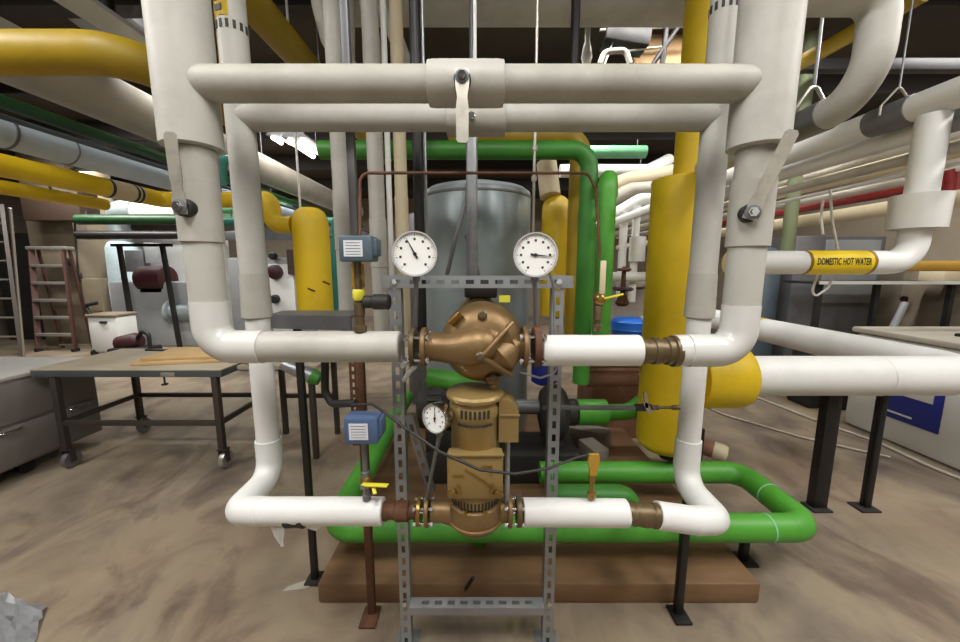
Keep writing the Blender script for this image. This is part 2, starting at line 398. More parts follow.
t.part('valve_sleeve', B().lathe([(.046, 0), (.054, .002), (.054, .2), (.046, .202)], (-.115, BY, ZB-.012), (1, 0, 0), 28), 'jacket2')
t.part('valve_stem', B().cyl((-.028, BY-.05, ZB-.025), (-.028, BY-.075, ZB-.025), .012, 14, .003), 'chrome')

# flow marks on the two back risers near the ceiling
def arc_patch(X, Y, z, h, r, a0, a1, n=14):
    b = B(); lo = []; hi = []
    for i in range(n+1):
        a = math.radians(a0+(a1-a0)*i/n); p = (X+r*math.cos(a), Y+r*math.sin(a))
        lo.append(b.bm.verts.new((*p, z))); hi.append(b.bm.verts.new((*p, z+h)))
    for i in range(n): b.bm.faces.new((lo[i], lo[i+1], hi[i+1], hi[i]))
    bmesh.ops.solidify(b.bm, geom=b.bm.faces[:], thickness=-.0008)
    return b
def flow_band(t, X, py, lab):
    z = at(230, py, BY).z
    if lab:
        t.part('pipe_label', arc_patch(X, BY, z+.022, .30, .0468, -155, -70), 'lab', label='yellow banner stuck on the pipe near the ceiling')
        b = B()
        for i in range(9):
            a = math.radians(-108)
            b.box((X+.0472*math.cos(a), BY+.0472*math.sin(a), z+.045+.028*i), (.002, .026, .018), Matrix.Rotation(a, 3, 'Z'))
        t.part('banner_lettering', b, 'ink')
    b = B()
    for i in range(14):
        a = 2*PI*i/14
        b.box((X+.0462*math.cos(a), BY+.0462*math.sin(a), z), (.003, .009, .024), Matrix.Rotation(a, 3, 'Z'))
    t.part('arrow_pattern', b, 'ink')
flow_band(tbl, XBL, 31, True)
flow_band(tbr, XBR, 10, False)

# ------------------------------------------------------------------ pumps
def flange(t, x, z, s, m='bronze', r=.062, thick=.014, parent=None):
    b = B().lathe([(.03, 0), (r*.97, 0), (r, .002), (r, thick-.002), (r*.97, thick), (.03, thick)], (x, FY, z), (s, 0, 0), 30)
    f = t.part('flange', b, m, parent)
    return f
def bolts(t, x0, x1, z, r, parent, n=4, a0=PI/4):
    for i in range(n):
        a = a0+2*PI*i/n
        c = V((0, FY+r*math.cos(a), z+r*math.sin(a)))
        b = B().cyl((x0, c.y, c.z), (x1, c.y, c.z), .0055, 10)
        b.lathe([(.010, 0), (.010, .008), (0, .009)], (x0, c.y, c.z), (-1, 0, 0), 6).lathe([(.010, 0), (.010, .008), (0, .009)], (x1, c.y, c.z), (1, 0, 0), 6)
        t.part('flange_bolt', b, 'chrome', parent)
PX, PZ = -.005, 1.272
t = Thing('circulator_pump', 'bronze circulator pump with rounded ribbed casing on the upper pipe line', 'pump', (PX, FY, 1.13))
b = B()
b.lathe([(.0, -.072), (.04, -.071), (.078, -.064), (.105, -.048), (.122, -.022), (.130, .006), (.130, .026), (.120, .036), (.09, .06), (.07, .09)], (PX+.012, FY+.01, PZ-.008), (0, 1, 0), 52)
cas = t.part('casing', b, 'bronze', sharp=50)
b = B()
pts = [(-.165, FY, ZU), (-.14, FY-.002, ZU), (-.11, FY-.012, ZU), (-.08, FY-.026, ZU+.001), (-.05, FY-.041, ZU+.004), (-.025, FY-.050, ZU+.010), (0, FY-.052, ZU+.018), (.018, FY-.048, ZU+.026), (.034, FY-.040, ZU+.034)]
b.tube(pts, [.045, .045, .047, .051, .055, .058, .058, .052, .036], 0, 32)
b.ball((.036, FY-.038, ZU+.036), .035)
t.part('inlet_neck', b, 'bronze', cas)
b = B()
b.tube([(.135, FY, ZU), (.11, FY-.004, ZU), (.085, FY-.015, ZU-.006), (.06, FY-.028, ZU-.022), (.04, FY-.03, ZU-.045)], [.045, .046, .055, .06, .04], 0, 28)
t.part('outlet_neck', b, 'bronze', cas)
for p1 in ((.098, .062), (.098, -.094)):
    a = V((PX+.008, FY-.100, PZ-.026)); e = V((PX+p1[0], FY-.038, PZ+p1[1]))
    t.part('casing_rib', B().bar(a, e, .012, .05, (0, -1, 0), bev=.005), 'bronze', cas)
t.part('scroll_cheek', B().prism([(.0, -.002), (.075, .068), (.098, .02), (.102, -.03), (.085, -.075), (.075, -.072)], (PX+.014, FY-.058, PZ-.026), (1, 0, .0), (0, -.12, 1), -.012), 'bronze', cas)
for x, y, z in ((PX+.006, FY-.112, PZ-.026), (PX+.012, FY-.052, PZ+.088), (PX+.045, FY-.045, PZ-.108)):
    t.part('casing_bolt', B().lathe([(.015, -.012), (.015, .006), (.010, .010), (.006, .010), (.006, .014), (0, .014)], (x, y, z), (0, -1, .1), 16), 'copper', cas)
t.part('drain_boss', B().lathe([(.028, 0), (.02, .02), (.012, .024), (.012, .034), (0, .034)], (PX+.045, FY-.03, PZ-.108), (.1, -.2, -1), 16), 'bronze', cas)
t.part('nameplate', B().box((PX-.068, FY-.050, PZ+.074), (.045, .004, .030), Matrix.Rotation(-.75, 3, 'Y') @ Matrix.Rotation(.75, 3, 'X'), .001), 'brass', cas, 'shiny plate on the casing shoulder')
f1 = flange(t, -.183, ZU, 1); f2 = flange(t, -.217, ZU, 1, 'copper', .06)
bolts(t, -.225, -.165, ZU, .050, f1)
f1 = flange(t, .134, ZU, 1, 'bronze', .066); f2 = flange(t, .168, ZU, 1, 'rust', .064, .022)
bolts(t, .130, .195, ZU, .053, f1)
t.part('motor_bracket', B().lathe([(.07, 0), (.085, .02), (.085, .10), (.06, .12)], (PX, FY+.095, PZ+.01), (0, 1, 0), 28), 'bronze')
mt = t.part('motor', B().lathe([(.05, 0), (.085, .01), (.088, .03), (.088, .19), (.08, .21), (.03, .215)], (PX, FY+.21, PZ+.03), (0, 1, 0), 32), 'motor')
t.part('terminal_box', B().box((PX+.008, FY+.27, PZ+.155), (.12, .14, .075), bev=.008), 'dark', mt, 'dark box on top of the motor')
t.part('tag', B().box((PX+.085, FY+.05, PZ+.128), (.036, .004, .022)), 'handy', label='small yellow tag')

LX, LY = -.015, FY-.005
t = Thing('circulator_pump', 'lower bronze pump with an upright gold motor and side wiring box', 'pump', (LX, LY, .60))
b = B().lathe([(0, 0), (.03, .002), (.055, .012), (.078, .035), (.088, .06), (.09, .085), (.085, .115), (.07, .125)], (LX, LY, .615), (0, 0, 1), 40)
b.tube([(-.165, FY, ZL), (-.12, FY, ZL), (-.06, LY, ZL-.004), (LX, LY, ZL-.006)], [.036, .038, .05, .055], 0, 24)
b.tube([(.10, FY, ZL), (.07, FY, ZL), (.03, LY, ZL-.004), (LX, LY, ZL-.006)], [.036, .038, .05, .055], 0, 24)
vol = t.part('casing', b, 'bronze')
t.part('casing_seam', B().lathe([(.088, 0), (.093, .003), (.093, .009), (.088, .012)], (LX, LY, .665), (0, 0, 1), 40), 'bronze', vol)
for i in range(8):
    a = 2*PI*(i+.5)/8
    t.part('casing_bolt', B().lathe([(.008, -.01), (.008, .008), (0, .009)], (LX+.080*math.cos(a), LY+.080*math.sin(a), .735), (0, 0, 1), 6), 'brass', vol)
f = flange(t, -.185, ZL, 1, 'bronze', .05, .013); flange(t, -.212, ZL, 1, 'brass', .047, .014)
bolts(t, -.214, -.165, ZL, .038, f)
f = flange(t, .093, ZL, 1, 'bronze', .052, .014); flange(t, .122, ZL, 1, 'copper', .05, .018)
bolts(t, .09, .14, ZL, .040, f)
b = B().lathe([(.06, 0), (.080, .005), (.084, .03), (.078, .05), (.07, .055)], (LX, LY, .738), (0, 0, 1), 36)
cp = t.part('coupling_guard', b, 'motor')
b = B()
for i in range(17):
    a = -PI/2+(i-8)*.14
    b.box((LX+.0825*math.cos(a), LY+.0825*math.sin(a), .757), (.004, .006, .024), Matrix.Rotation(a, 3, 'Z'))
t.part('vent_slats', b, 'ink', cp)
b = B().lathe([(.06, 0), (.076, .004), (.079, .02), (.079, .25), (.083, .256), (.083, .285), (.078, .292), (.078, .305), (.092, .309), (.093, .318), (.088, .326), (.05, .335), (0, .337)], (LX, LY, .785), (0, 0, 1), 44)
mt = t.part('motor', b, 'motor')
b = B()
for i in range(7):
    a = -PI/2+(i-3)*.17
    b.box((LX+.0815*math.cos(a), LY+.0815*math.sin(a), 1.058), (.006, .008, .026), Matrix.Rotation(a, 3, 'Z'))
for i in range(11):
    a = -PI/2+(i-5)*.13
    b.box((LX+.0795*math.cos(a), LY+.0795*math.sin(a), 1.022), (.006, .009, .006), Matrix.Rotation(a, 3, 'Z'))
t.part('vent_slats', b, 'ink', mt)
b = B().box((LX, LY-.072, .868), (.172, .05, .150), bev=.010)
b.box((LX, LY-.098, .941), (.176, .012, .008), bev=.003)
pl = t.part('front_cover', b, 'motor')
b = B()
for s in (-1, 1):
    b.bar((LX+s*.086, LY-.098, .815), (LX+s*.045, LY-.104, .815), .006, .006)
    b.bar((LX+s*.045, LY-.104, .815), (LX+s*.055, LY-.104, .845), .006, .006)
    b.bar((LX+s*.06, LY-.100, .825), (LX+s*.084, LY-.098, .812), .02, .012, bev=.003)
b.bar((LX-.07, LY-.099, .875), (LX-.035, LY-.099, .875), .004, .004)
b.bar((LX+.02, LY-.099, .905), (LX+.05, LY-.099, .905), .004, .004); b.bar((LX+.05, LY-.099, .905), (LX+.05, LY-.099, .875), .004, .004)
b.bar((LX-.03, LY-.099, .895), (LX+.05, LY-.099, .84), .004, .004)
t.part('cover_clip', b, 'brass', pl)
b = B().prism([(.0, 0), (.062, 0), (.062, .10), (.05, .125), (.03, .14), (0, .14)], (LX+.074, LY-.045, .955), (1, 0, 0), (0, 0, 1), -.085)
b.box((LX+.108, LY-.047, 1.045), (.064, .006, .006), bev=.001)
jb = t.part('terminal_box', b, 'motor')
t.part('conduit', B().tube([(LX+.105, LY-.005, .955), (LX+.105, LY-.002, .72)], .009, 0, 12), 'galv', jb, 'thin grey conduit below the wiring box')

# ------------------------------------------------------------------ gauges
def gauge(label, c, r, face, needle, stem_to, ticks, start, span, tail=False):
    c = V(c); f = V(face).normalized(); u = V((0, 0, 1)).cross(f).normalized()*1; v = f.cross(u)   # u to the viewer's right
    if u.x < 0 and abs(u.x) > .1: u = -u
    t = Thing('dial_gauge', label, 'gauge', c-V((0, 0, r)))
    t.part('gauge_case', B().lathe([(r*.8, -.032), (r*.93, -.03), (r*.95, -.004), (r*.95, 0)], c, f, 44), 'chrome')
    bz = t.part('bezel', B().lathe([(r*.9, .004), (r*.93, .009), (r*.985, .009), (r, .004), (r, -.008), (r*.95, -.010)], c, f, 48, False), 'chrome')
    dl = t.part('dial', B().cyl(c-f*.001, c+f*.003, r*.92, 44), 'dial')
    b = B()
    for i in range(ticks*5+1):
        a = math.radians(start-span*i/(ticks*5)); big = i % 5 == 0
        d = u*math.cos(a)+v*math.sin(a); L_ = r*(.09 if big else .05)
        b.bar(c+f*.0034+d*(r*.86-L_), c+f*.0034+d*r*.86, r*(.022 if big else .010), .0006, f)
    t.part('scale_markings', b, 'ink', dl)
    b = B()
    for i in range(ticks+1):
        a = math.radians(start-span*i/ticks); d = u*math.cos(a)+v*math.sin(a)
        b.box(c+f*.0034+d*r*.64, (r*.10, .0006, r*.10))
    t.part('scale_dot_marks', b, 'ink', dl)
    a = math.radians(needle); d = u*math.cos(a)+v*math.sin(a); e = d.cross(f)
    b = B().prism([(-r*.05, -r*.22), (r*.05, -r*.22), (r*.035, 0), (r*.008, r*.78), (-r*.008, r*.78), (-r*.035, 0)], c+f*.0055, e, d, .001)
    b.lathe([(r*.08, 0), (r*.08, .003), (0, .004)], c+f*.0035, f, 16)
    t.part('needle', b, 'rubber')
    s = B(); p = c-V((0, 0, r*.9))-f*.018
    s.tube([p+V((0, 0, .01)), p-V((0, 0, .02)), V(stem_to)], .007, .01, 12)
    s.lathe([(.012, 0), (.012, .018)], p-V((0, 0, .02)), (0, 0, 1), 6)
    t.part('stem', s, 'steel')
    return t
gauge('white dial gauge over the pump inlet, its black needle pointing up and back', at(415, 254, 1.09), .066, (.06, -1, .02), 118, (-.203, FY, 1.318), 8, 225, 270)
g2 = gauge('white dial thermometer over the pump outlet, its needle lying nearly level', at(535.5, 255, 1.09), .065, (-.10, -1, .02), -6, (.176, FY-.002, 1.322), 10, 240, 300)
gauge('small white dial gauge beside the gold motor of the lower pump', at(435.5, 418, 1.07), .047, (-.62, -1, .02), 88, (-.178, FY-.006, .738), 8, 225, 270)
single('capillary_tube', 'grey bent tube looping down from the thermometer to the strut post', 'tube', B().tube([at(548, 268, 1.13), at(553, 285, 1.16), at(554, 310, 1.17), at(556, 345, 1.21), at(556, 372, 1.215), at(540, 378, 1.215), at(520, 372, 1.215)], .004, .02, 8), 'galv')

# ------------------------------------------------------------------ strut frame
SY = 1.27
t = Thing('pump_rack', 'grey slotted steel channel frame carrying both pumps', 'frame', (0, SY, 0))
xl, xr = -.292, .268
for x in (xl, xr):
    up = t.part('upright', B().channel((x, SY, .0), (x, SY, 1.475), (0, -1, 0)), 'strut')
    t.part('foot_plate', B().box((x, SY+.02, .004), (.09, .11, .008), bev=.002), 'strut', up)
t.part('top_rail', B().channel((xl-.045, SY-.006, 1.452), (xr+.05, SY-.006, 1.452), (0, -1, 0)), 'strut')
t.part('bottom_rail', B().channel((xl+.022, SY-.006, .215), (xr-.022, SY-.006, .215), (0, -.2, 1), dep=.041), 'strut')
t.part('brace', B().channel(at(408, 415, SY-.005), at(431, 492, SY-.02), (0, -1, 0), w=.03, dep=.02), 'steel', label='dark diagonal brace')
for x in (xl, xr):
    for z in (1.452, .215):
        t.part('corner_bolt', B().lathe([(.011, 0), (.011, .009), (0, .010)], (x, SY-.008, z), (0, -1, 0), 6), 'chrome')

# strut post beside the switches, black post, small brackets
t = Thing('strut_post', 'tall grey and rusty post standing behind the two blue switch boxes', 'post', (-.48, 1.42, 0))
t.part('upright', B().box((-.472, 1.42, .61), (.030, .03, 1.22), bev=.002), 'rust', label='rusty lower length')
t.part('slotted_bar', B().channel((-.505, 1.425, .78), (-.505, 1.425, 1.2), (0, -1, 0), w=.030, dep=.02, slot=(.010, .018), pitch=.032), 'rust')
t.part('upper_tube', B().box((-.468, 1.42, (1.22+ZC)/2), (.028, .028, ZC-1.22), bev=.003), 'steel')
t.part('foot_plate', B().box((-.475, 1.40, .006), (.07, .10, .012), bev=.002), 'rust')
t = Thing('steel_post', 'black steel post with a grey shelf plate on top, behind the torn wrap', 'post', (-.80, 1.6, 0))
t.part('upright', B().box((-.80, 1.6, .645), (.028, .028, 1.29), bev=.003), 'black')
t.part('foot_plate', B().box((-.80, 1.6, .006), (.075, .08, .012), bev=.002), 'dark')
q = [at(291, 321, 1.50), at(346, 303, 1.50), at(341, 297, 1.95), at(288, 311, 1.95)]
zz = 1.295
b = B().prism([(p.x, p.y) for p in (V((-.88, 1.52, 0)), V((-.52, 1.47, 0)), V((-.54, 1.68, 0)), V((-.90, 1.68, 0)))], (0, 0, zz), (1, 0, 0), (0, 1, 0), .012)
b.bar((-.88, 1.525, zz-.02), (-.52, 1.475, zz-.02), .012, .05)
t.part('shelf_plate', b, 'steel', label='grey sheet steel plate with a turned down lip')

# flow switches (blue boxes)
def switch(label, box, c, m, pipe_z, fit):
    c = V(c); t = Thing('flow_switch', label, 'switch', (c.x, c.y, pipe_z))
    w, d, h = box
    bd = t.part('switch_box', B().box(c, box, bev=.006), m)
    t.part('box_cap', B().box(c+V((w*.52, .006, .004)), (.016, d*.8, h*.7), bev=.006), m)
    lb = t.part('paper_label', B().box(c+V((-w*.06, -d/2-.0006, 0)), (w*.56, .0012, h*.62)), 'paper', bd)
    b = B()
    for i in range(5):
        b.box(c+V((-w*.06, -d/2-.0016, h*(.22-.11*i))), (w*.44, .0006, .0012))
    t.part('print_lines', b, 'boxblue', lb)
    return t, c
t, c = switch('slate blue switch box with a white label above the upper pipe line', (.098, .07, .075), at(359, 249, 1.13), 'boxblue', ZU+.05, 0)
sx = c.x-.012
t.part('switch_stem', B().lathe([(.020, 0), (.020, .018), (.014, .02), (.014, .05), (.017, .052), (.017, .09), (.011, .092), (.011, c.z-.035-ZU-.05)], (sx, FY-.005, ZU+.05), (0, 0, 1), 14), 'copper')
t.part('yellow_fitting', B().lathe([(.016, 0), (.019, .006), (.019, .03), (.016, .034)], (sx, FY-.005, 1.40), (0, 0, 1), 12), 'handy', label='yellow green fitting')
t.part('valve_body', B().lathe([(.012, 0), (.02, .004), (.02, .03), (.024, .034), (.024, .08), (.02, .084)], (sx+.012, FY-.005, 1.395), (1, 0, 0), 16), 'dark')
t.part('tan_fitting', B().box((sx-.008, FY+.02, 1.475), (.034, .03, .075), bev=.003), 'ochre', label='tan block under the box')
t, c = switch('dusty blue switch box with a white label above the lower pipe line', (.105, .07, .085), at(364, 427, 1.12), 'boxblue2', ZL+.0465, 0)
sx = c.x-.01
t.part('switch_stem', B().lathe([(.014, 0), (.014, .02), (.010, .022), (.010, .06), (.013, .062), (.013, .1), (.009, .102), (.009, c.z-.04-ZL-.0465)], (sx, FY-.005, ZL+.0465), (0, 0, 1), 14), 'steel')
t.part('valve_body', B().lathe([(.014, 0), (.02, .008), (.02, .03), (.014, .038)], (sx, FY-.005, .775), (0, 0, 1), 14), 'brass')
t.part('valve_handle', B().bar((sx-.005, FY-.032, .80), (sx+.085, FY-.05, .808), .018, .006, bev=.002).bar((sx+.03, FY-.03, .80), (sx+.045, FY-.06, .785), .012, .006, bev=.002), 'handy', label='yellow lever')
t.part('valve_stem', B().cyl((sx, FY-.02, .79), (sx, FY-.045, .797), .007, 10), 'steel')
# cables
single('cable', 'thin dark sensor line looping from the lower switch box to the brass valve', 'cable', B().tube([at(352, 405, 1.12), at(372, 404, 1.10), at(384, 412, 1.04), at(405, 428, 1.01), at(440, 452, .985), at(480, 470, .98), at(515, 474, 1.0), at(550, 468, 1.05), at(578, 457, 1.10), at(588, 455, 1.12)], .0042, .05, 8), 'dark')
single('conduit', 'black flexible conduit elbow hanging under the upper pipe by the lower switch box', 'conduit', B().tube([at(325, 362, 1.22), at(325, 392, 1.22), at(332, 404, 1.2), at(356, 403, 1.16)], .013, .03, 12), 'dark')
single('capillary_tube', 'thin rusty tube bridging level above both dials from the slate switch box', 'tube', B().tube([at(360, 236, 1.165), at(360, 173, 1.2), at(588, 173, 1.25), at(596, 190, 1.26), at(600, 258, 1.25)], .0048, .03, 10), 'rust')
for i, (a, b_, r) in enumerate((((403, 366), (417, 352), .010), ((404, 380), (416, 366), .008))):
    single('cable_stub', ('white cable end tied to the strut upright just under the upper flange', 'white cable end tied below another one on the strut upright')[i], 'cable', B().tube([at(*a, 1.24), at((a[0]+b_[0])/2, (a[1]+b_[1])/2-2, 1.2), at(*b_, 1.2)], r, .02, 10), 'white')
# drain valves
t = Thing('drain_valve', 'brass vent valve with a tall cream lever standing on the upper pipe', 'valve', at(597, 333, FY))
p = at(597, 334, FY); p.z = ZU+.054
vb = t.part('valve_body', B().lathe([(.012, -.004), (.014, .002), (.014, .016), (.009, .018), (.009, .03), (.013, .032), (.013, .075), (.009, .08)], p, (0, 0, 1), 14), 'copper')
t.part('ball_housing', B().ball(p+V((.002, -.004, .098)), .021), 'brass', vb)
t.part('valve_handle', B().box(p+V((0, -.03, .165)), (.018, .006, .10), bev=.003), 'cream', label='upright cream lever')
t.part('tee_handle', B().bar(p+V((.01, -.02, .10)), p+V((.065, -.03, .115)), .012, .006, bev=.002), 'handy', label='small yellow green grip')
t = Thing('drain_valve', 'brass valve with a yellow brass handle on the lower pipe beside the pump', 'valve', at(590, 498, FY))
p = at(591, 503, FY); p.z = ZL+.050
t.part('valve_body', B().lathe([(.011, -.004), (.015, .002), (.015, .018), (.009, .02), (.008, .06), (.012, .062), (.012, .085)], p, (0, 0, 1), 12), 'brass')
t.part('valve_handle', B().prism([(-.012, 0), (.012, 0), (.014, .03), (.02, .05), (.016, .075), (-.016, .075), (-.02, .05), (-.014, .03)], p+V((0, -.012, .085)), (1, 0, 0), (0, 0, 1), -.010), 'ochre', label='ochre cast handle')
t = Thing('drain_line', 'thin dark tube with a silver wing valve running level to the yellow vessel side riser', 'tube', at(540, 408, 1.33))
z = at(600, 408, 1.33).z
t.part('tube', B().tube([(.235, 1.335, z), (.66, 1.335, z-.002)], .009, 0, 12), 'steel')
t.part('valve_body', B().lathe([(.011, 0), (.014, .004), (.014, .06), (.011, .064)], (.585, 1.335, z), (1, 0, 0), 12), 'dark')
t.part('copper_end', B().lathe([(.008, 0), (.010, .02), (.006, .025), (.006, .07), (.010, .075), (.010, .1)], (.652, 1.335, z), (1, 0, 0), 12), 'copper', label='copper end fitting')
b = B().prism([(-.02, .03), (-.012, .01), (.004, -.02), (.022, -.01), (.012, .0), (.0, .022)], (.625, 1.318, z), (1, 0, 0), (0, 0, 1), -.006)
b.prism([(-.006, 0), (.006, 0), (-.002, .055), (-.016, .06)], (.622, 1.318, z+.005), (1, 0, 0), (0, 0, 1), -.006)
t.part('wing_handle', b, 'chrome')

# hangers (threaded rods) and conduits in the middle
ZH = ZC
def rod(label, px, y0, y1, Y, r, m='galv', top=True, nuts=()):
    a = at(px, y1, Y)
    t = B().cyl(a, (a.x, Y, ZH), r, 12)
    for z in nuts: t.lathe([(r*1.9, 0), (r*1.9, .02)], (a.x, Y, z), (0, 0, 1), 6)
    return single('hanger_rod', label, 'rod', t, m)
def vert(px, py, Y, z1, r, n=14, y2=None):
    a = at(px, py, Y); return B().cyl(a if y2 is None else V((a.x, Y, at(px, y2, Y).z)), (a.x, Y, z1), r, n)
rod('pale threaded rod rising from the front crosspipe sleeve to the ceiling', 475, 0, 118, 1.42, .0065, 'offwhite')
rod('pale rod with a white fitting hanging to the thermometer dial', 532.5, 0, 256, 1.62, .006, 'alu', nuts=(1.86, 1.98))
single('conduit', 'black vertical conduit passing behind the first dial', 'conduit', vert(420, 250, 1.55, ZC, .0215, 16, 332), 'black')
single('conduit', 'thin silver conduit standing tight beside the black one', 'conduit', vert(426, 200, 1.58, ZC, .006, 12, 270), 'galv')
single('conduit', 'wide silver conduit standing in front of the grey tank', 'conduit', vert(472, 220, 1.75, 2.08, .026, 16, 330), 'galv')
single('conduit', 'black vertical conduit near the orange tan panel at ceiling height', 'conduit', vert(575, 30, 2.0, ZC, .022, 14, 110), 'black')
single('conduit', 'slanting dark tube crossing the shaded half of the grey tank', 'conduit', B().tube([(at(472, 180, 1.9).x, 1.9, ZC), at(472, 180, 1.9), at(455, 240, 1.9), at(447, 275, 1.9)], .011, .05, 10), 'steel')
single('conduit', 'thin tube leaning over the foot of the grey tank', 'conduit', B().tube([at(466, 235, 1.85), at(482, 285, 1.85), at(486, 300, 1.85)], .009, .05, 10), 'steel')

# ------------------------------------------------------------------ yellow vessel and its lines
VX, VY = 1.142, 2.15
t = Thing('separator_vessel', 'tall yellow insulated vessel standing behind the white risers', 'vessel', (VX, VY, .38))
b = B().lathe([(0, -.005), (.08, 0), (.14, .012), (.165, .04), (.170, .06), (.172, 1.58), (.168, 1.585), (.11, 1.586)], (VX, VY, .40), (0, 0, 1), 44)
bd = t.part('shell_jacket', b, 'yellow')
t.part('outlet_jacket', B().lathe([(.10, 0), (.10, 1.55)], (VX+.05, VY+.02, 1.985), (0, 0, 1), 36), 'yellow')
st = t.part('stub_jacket', B().lathe([(.185, .12), (.19, .13), (.19, .36), (.180, .395), (.155, .415), (.12, .42)], (VX, VY-.02, .865), (1, 0, 0), 44), 'yellow', label='short wide yellow branch on its side')
t.part('bottom_nozzle', B().lathe([(.05, 0), (.05, .03), (.08, .032), (.08, .05), (.05, .052), (.05, .1)], (VX+.02, VY, .34), (0, 0, 1), 20), 'dark')
t.part('jacket_stitching', B().bar((VX-.02, VY-.2, .47), (VX+.05, VY-.196, .47), .004, .004), 'white')
t = Thing('header_pipe', 'thick white insulated pipe leaving the yellow branch and doubling back behind itself', 'pipe', (1.56, 2.13, .75))
t.part('pipe_jacket', B().tube([(1.56, 2.13, .865), (2.93, 2.13, .865), (2.93, 6.0, .865)], .117, .2, 32, k=10), 'white')
t.part('jacket_seam', B().lathe([(.1175, 0), (.1195, .002), (.1195, .012), (.1175, .014)], (2.35, 2.13, .865), (1, 0, 0), 32, False), 'white')
t.part('yellow_band', B().lathe([(.118, 0), (.12, 0), (.12, .12), (.118, .12)], (2.93, 3.75, .865), (0, 1, 0), 32, False), 'yellow', label='short yellow band')
for i, (x, y, w, lab) in enumerate(((2.13, 2.07, .085, 'wide black steel post under the thick white pipe, next to the yellow branch'), (2.43, 2.07, .036, 'narrow black steel post under the thick white pipe, in front of the white chest'))):
    t = Thing('steel_post', lab, 'post', (x, y, 0))
    b = B().box((x, y+.06, .37), (w, .012, .745), bev=.002); b.box((x-w/2+.006, y+.085, .37), (.012, w*.6, .745), bev=.002)
    t.part('upright', b, 'black')
    t.part('foot_plate', B().box((x-.01, y+.07, .006), (.12, .10, .012), bev=.002), 'dark')
single('steel_post', 'black steel post under the lower white corner on the yellow vessel side', 'post', B().box((.865, 1.42, .3), (.03, .03, .6), bev=.002).box((.865, 1.41, .006), (.07, .09, .012), bev=.002), 'black')
single('steel_post', 'black steel post standing between the green loop corner and the floor pad', 'post', B().box((1.36, 1.72, .125), (.034, .034, .24), bev=.002).box((1.36, 1.72, .006), (.10, .10, .012), bev=.002), 'black')
single('steel_post', 'black steel post behind the green loop below the yellow vessel', 'post', B().box((1.44, 2.3, .23), (.045, .045, .46), bev=.002), 'black')

# green low loop
GZ = .278
t = Thing('green_pipe', 'bright green insulated loop running low along the floor pad behind the pumps', 'pipe', (.3, 1.6, GZ-.06))
t.part('pipe_jacket', B().tube([(-.70, 3.4, GZ), (-.70, 1.6, GZ), (1.57, 1.6, GZ), (1.57, 2.08, GZ), (.36, 2.08, GZ)], .063, .10, 26, k=9), 'green')
for p, d in (((1.36, 1.6, GZ), (1, 0, 0)), ((1.57, 1.85, GZ), (0, 1, 0)), ((1.22, 2.08, GZ), (1, 0, 0)), ((.42, 2.08, GZ), (1, 0, 0))):
    t.part('tape_seam', B().lathe([(.0632, 0), (.0645, .001), (.0645, .008), (.0632, .009)], p, d, 26, False), 'lgreen', label='pale tape ring')
single('green_pipe', 'short green insulated elbow lying between the two long runs of the low green loop', 'pipe', B().tube([(.36, 1.85, GZ), (.82, 1.85, GZ), (.82, 1.85, .11)], .058, .08, 24), 'dgreen')
single('green_pipe', 'green insulated pipe slanting away just beneath the upper bronze pump', 'pipe', B().tube([at(428, 377, 1.75), at(455, 381, 1.735), at(479, 385, 1.72), (at(479, 385, 1.72).x, 1.74, .1)], .045, .06, 20), 'green')
# base pump
t = Thing('base_pump', 'dark grey floor mounted pump in the shade behind the gold motor', 'pump', (.2, 2.42, .1))
t.part('base_plate', B().box((.15, 2.42, .2), (1.0, .36, .2), bev=.01), 'dark')
mt = t.part('motor', B().lathe([(.10, 0), (.155, .02), (.16, .05), (.16, .46), (.15, .5), (.06, .52)], (-.42, 2.42, .575), (1, 0, 0), 36), 'dark')
b = B()
for i in range(24):
    a = 2*PI*i/24
    b.box((-.16, 2.42+.165*math.cos(a), .575+.165*math.sin(a)), (.36, .006, .02), Matrix.Rotation(-a+PI/2, 3, 'X'))
t.part('cooling_rib', b, 'dark', mt)
t.part('terminal_box', B().box((-.16, 2.24, .66), (.16, .09, .13), bev=.01), 'dark', mt)
t.part('motor_stand', B().box((-.16, 2.42, .36), (.4, .25, .16), bev=.01), 'dark')
t.part('coupling', B().lathe([(.05, 0), (.09, .01), (.09, .08), (.05, .1), (.05, .30)], (.10, 2.42, .56), (1, 0, 0), 24), 'steel')
t.part('volute', B().lathe([(.07, 0), (.15, .02), (.19, .06), (.19, .14), (.15, .18), (.09, .2), (.09, .25)], (.40, 2.42, .52), (1, 0, 0), 36), 'dark')
t.part('volute_foot', B().box((.50, 2.42, .33), (.12, .2, .06), bev=.01), 'dark')
t = Thing('green_pipe', 'fat green coupling on a branch that narrows towards the foot of the yellow vessel', 'pipe', (.66, 2.42, .42))
t.part('coupling_jacket', B().lathe([(.06, 0), (.088, .003), (.088, .20), (.06, .203)], (.66, 2.42, .52), (1, 0, 0), 28), 'green')
t.part('pipe_jacket', B().tube([(.86, 2.42, .52), (1.02, 2.42, .52), (1.12, 2.42, .60)], .055, .15, 24), 'green')
single('concrete_block', 'grey concrete block lying slanted behind the low green loop', 'block', B().box((.86, 2.80, .17), (.34, .14, .14), Matrix.Rotation(-.5, 3, 'Z'), .008), 'concrete')
single('concrete_block', 'second grey concrete block standing beneath the fat green coupling', 'block', B().box((.80, 2.46, .185), (.12, .20, .17), Matrix.Rotation(.3, 3, 'Z'), .008), 'concrete')
t = Thing('strainer', 'tan and rust strainer fitting on the floor behind the green loop corner', 'strainer', (1.5, 2.45, .1))
t.part('strainer_body', B().tube([(1.22, 2.62, .33), (1.60, 2.36, .27)], .055, 0, 20), 'rustflat')
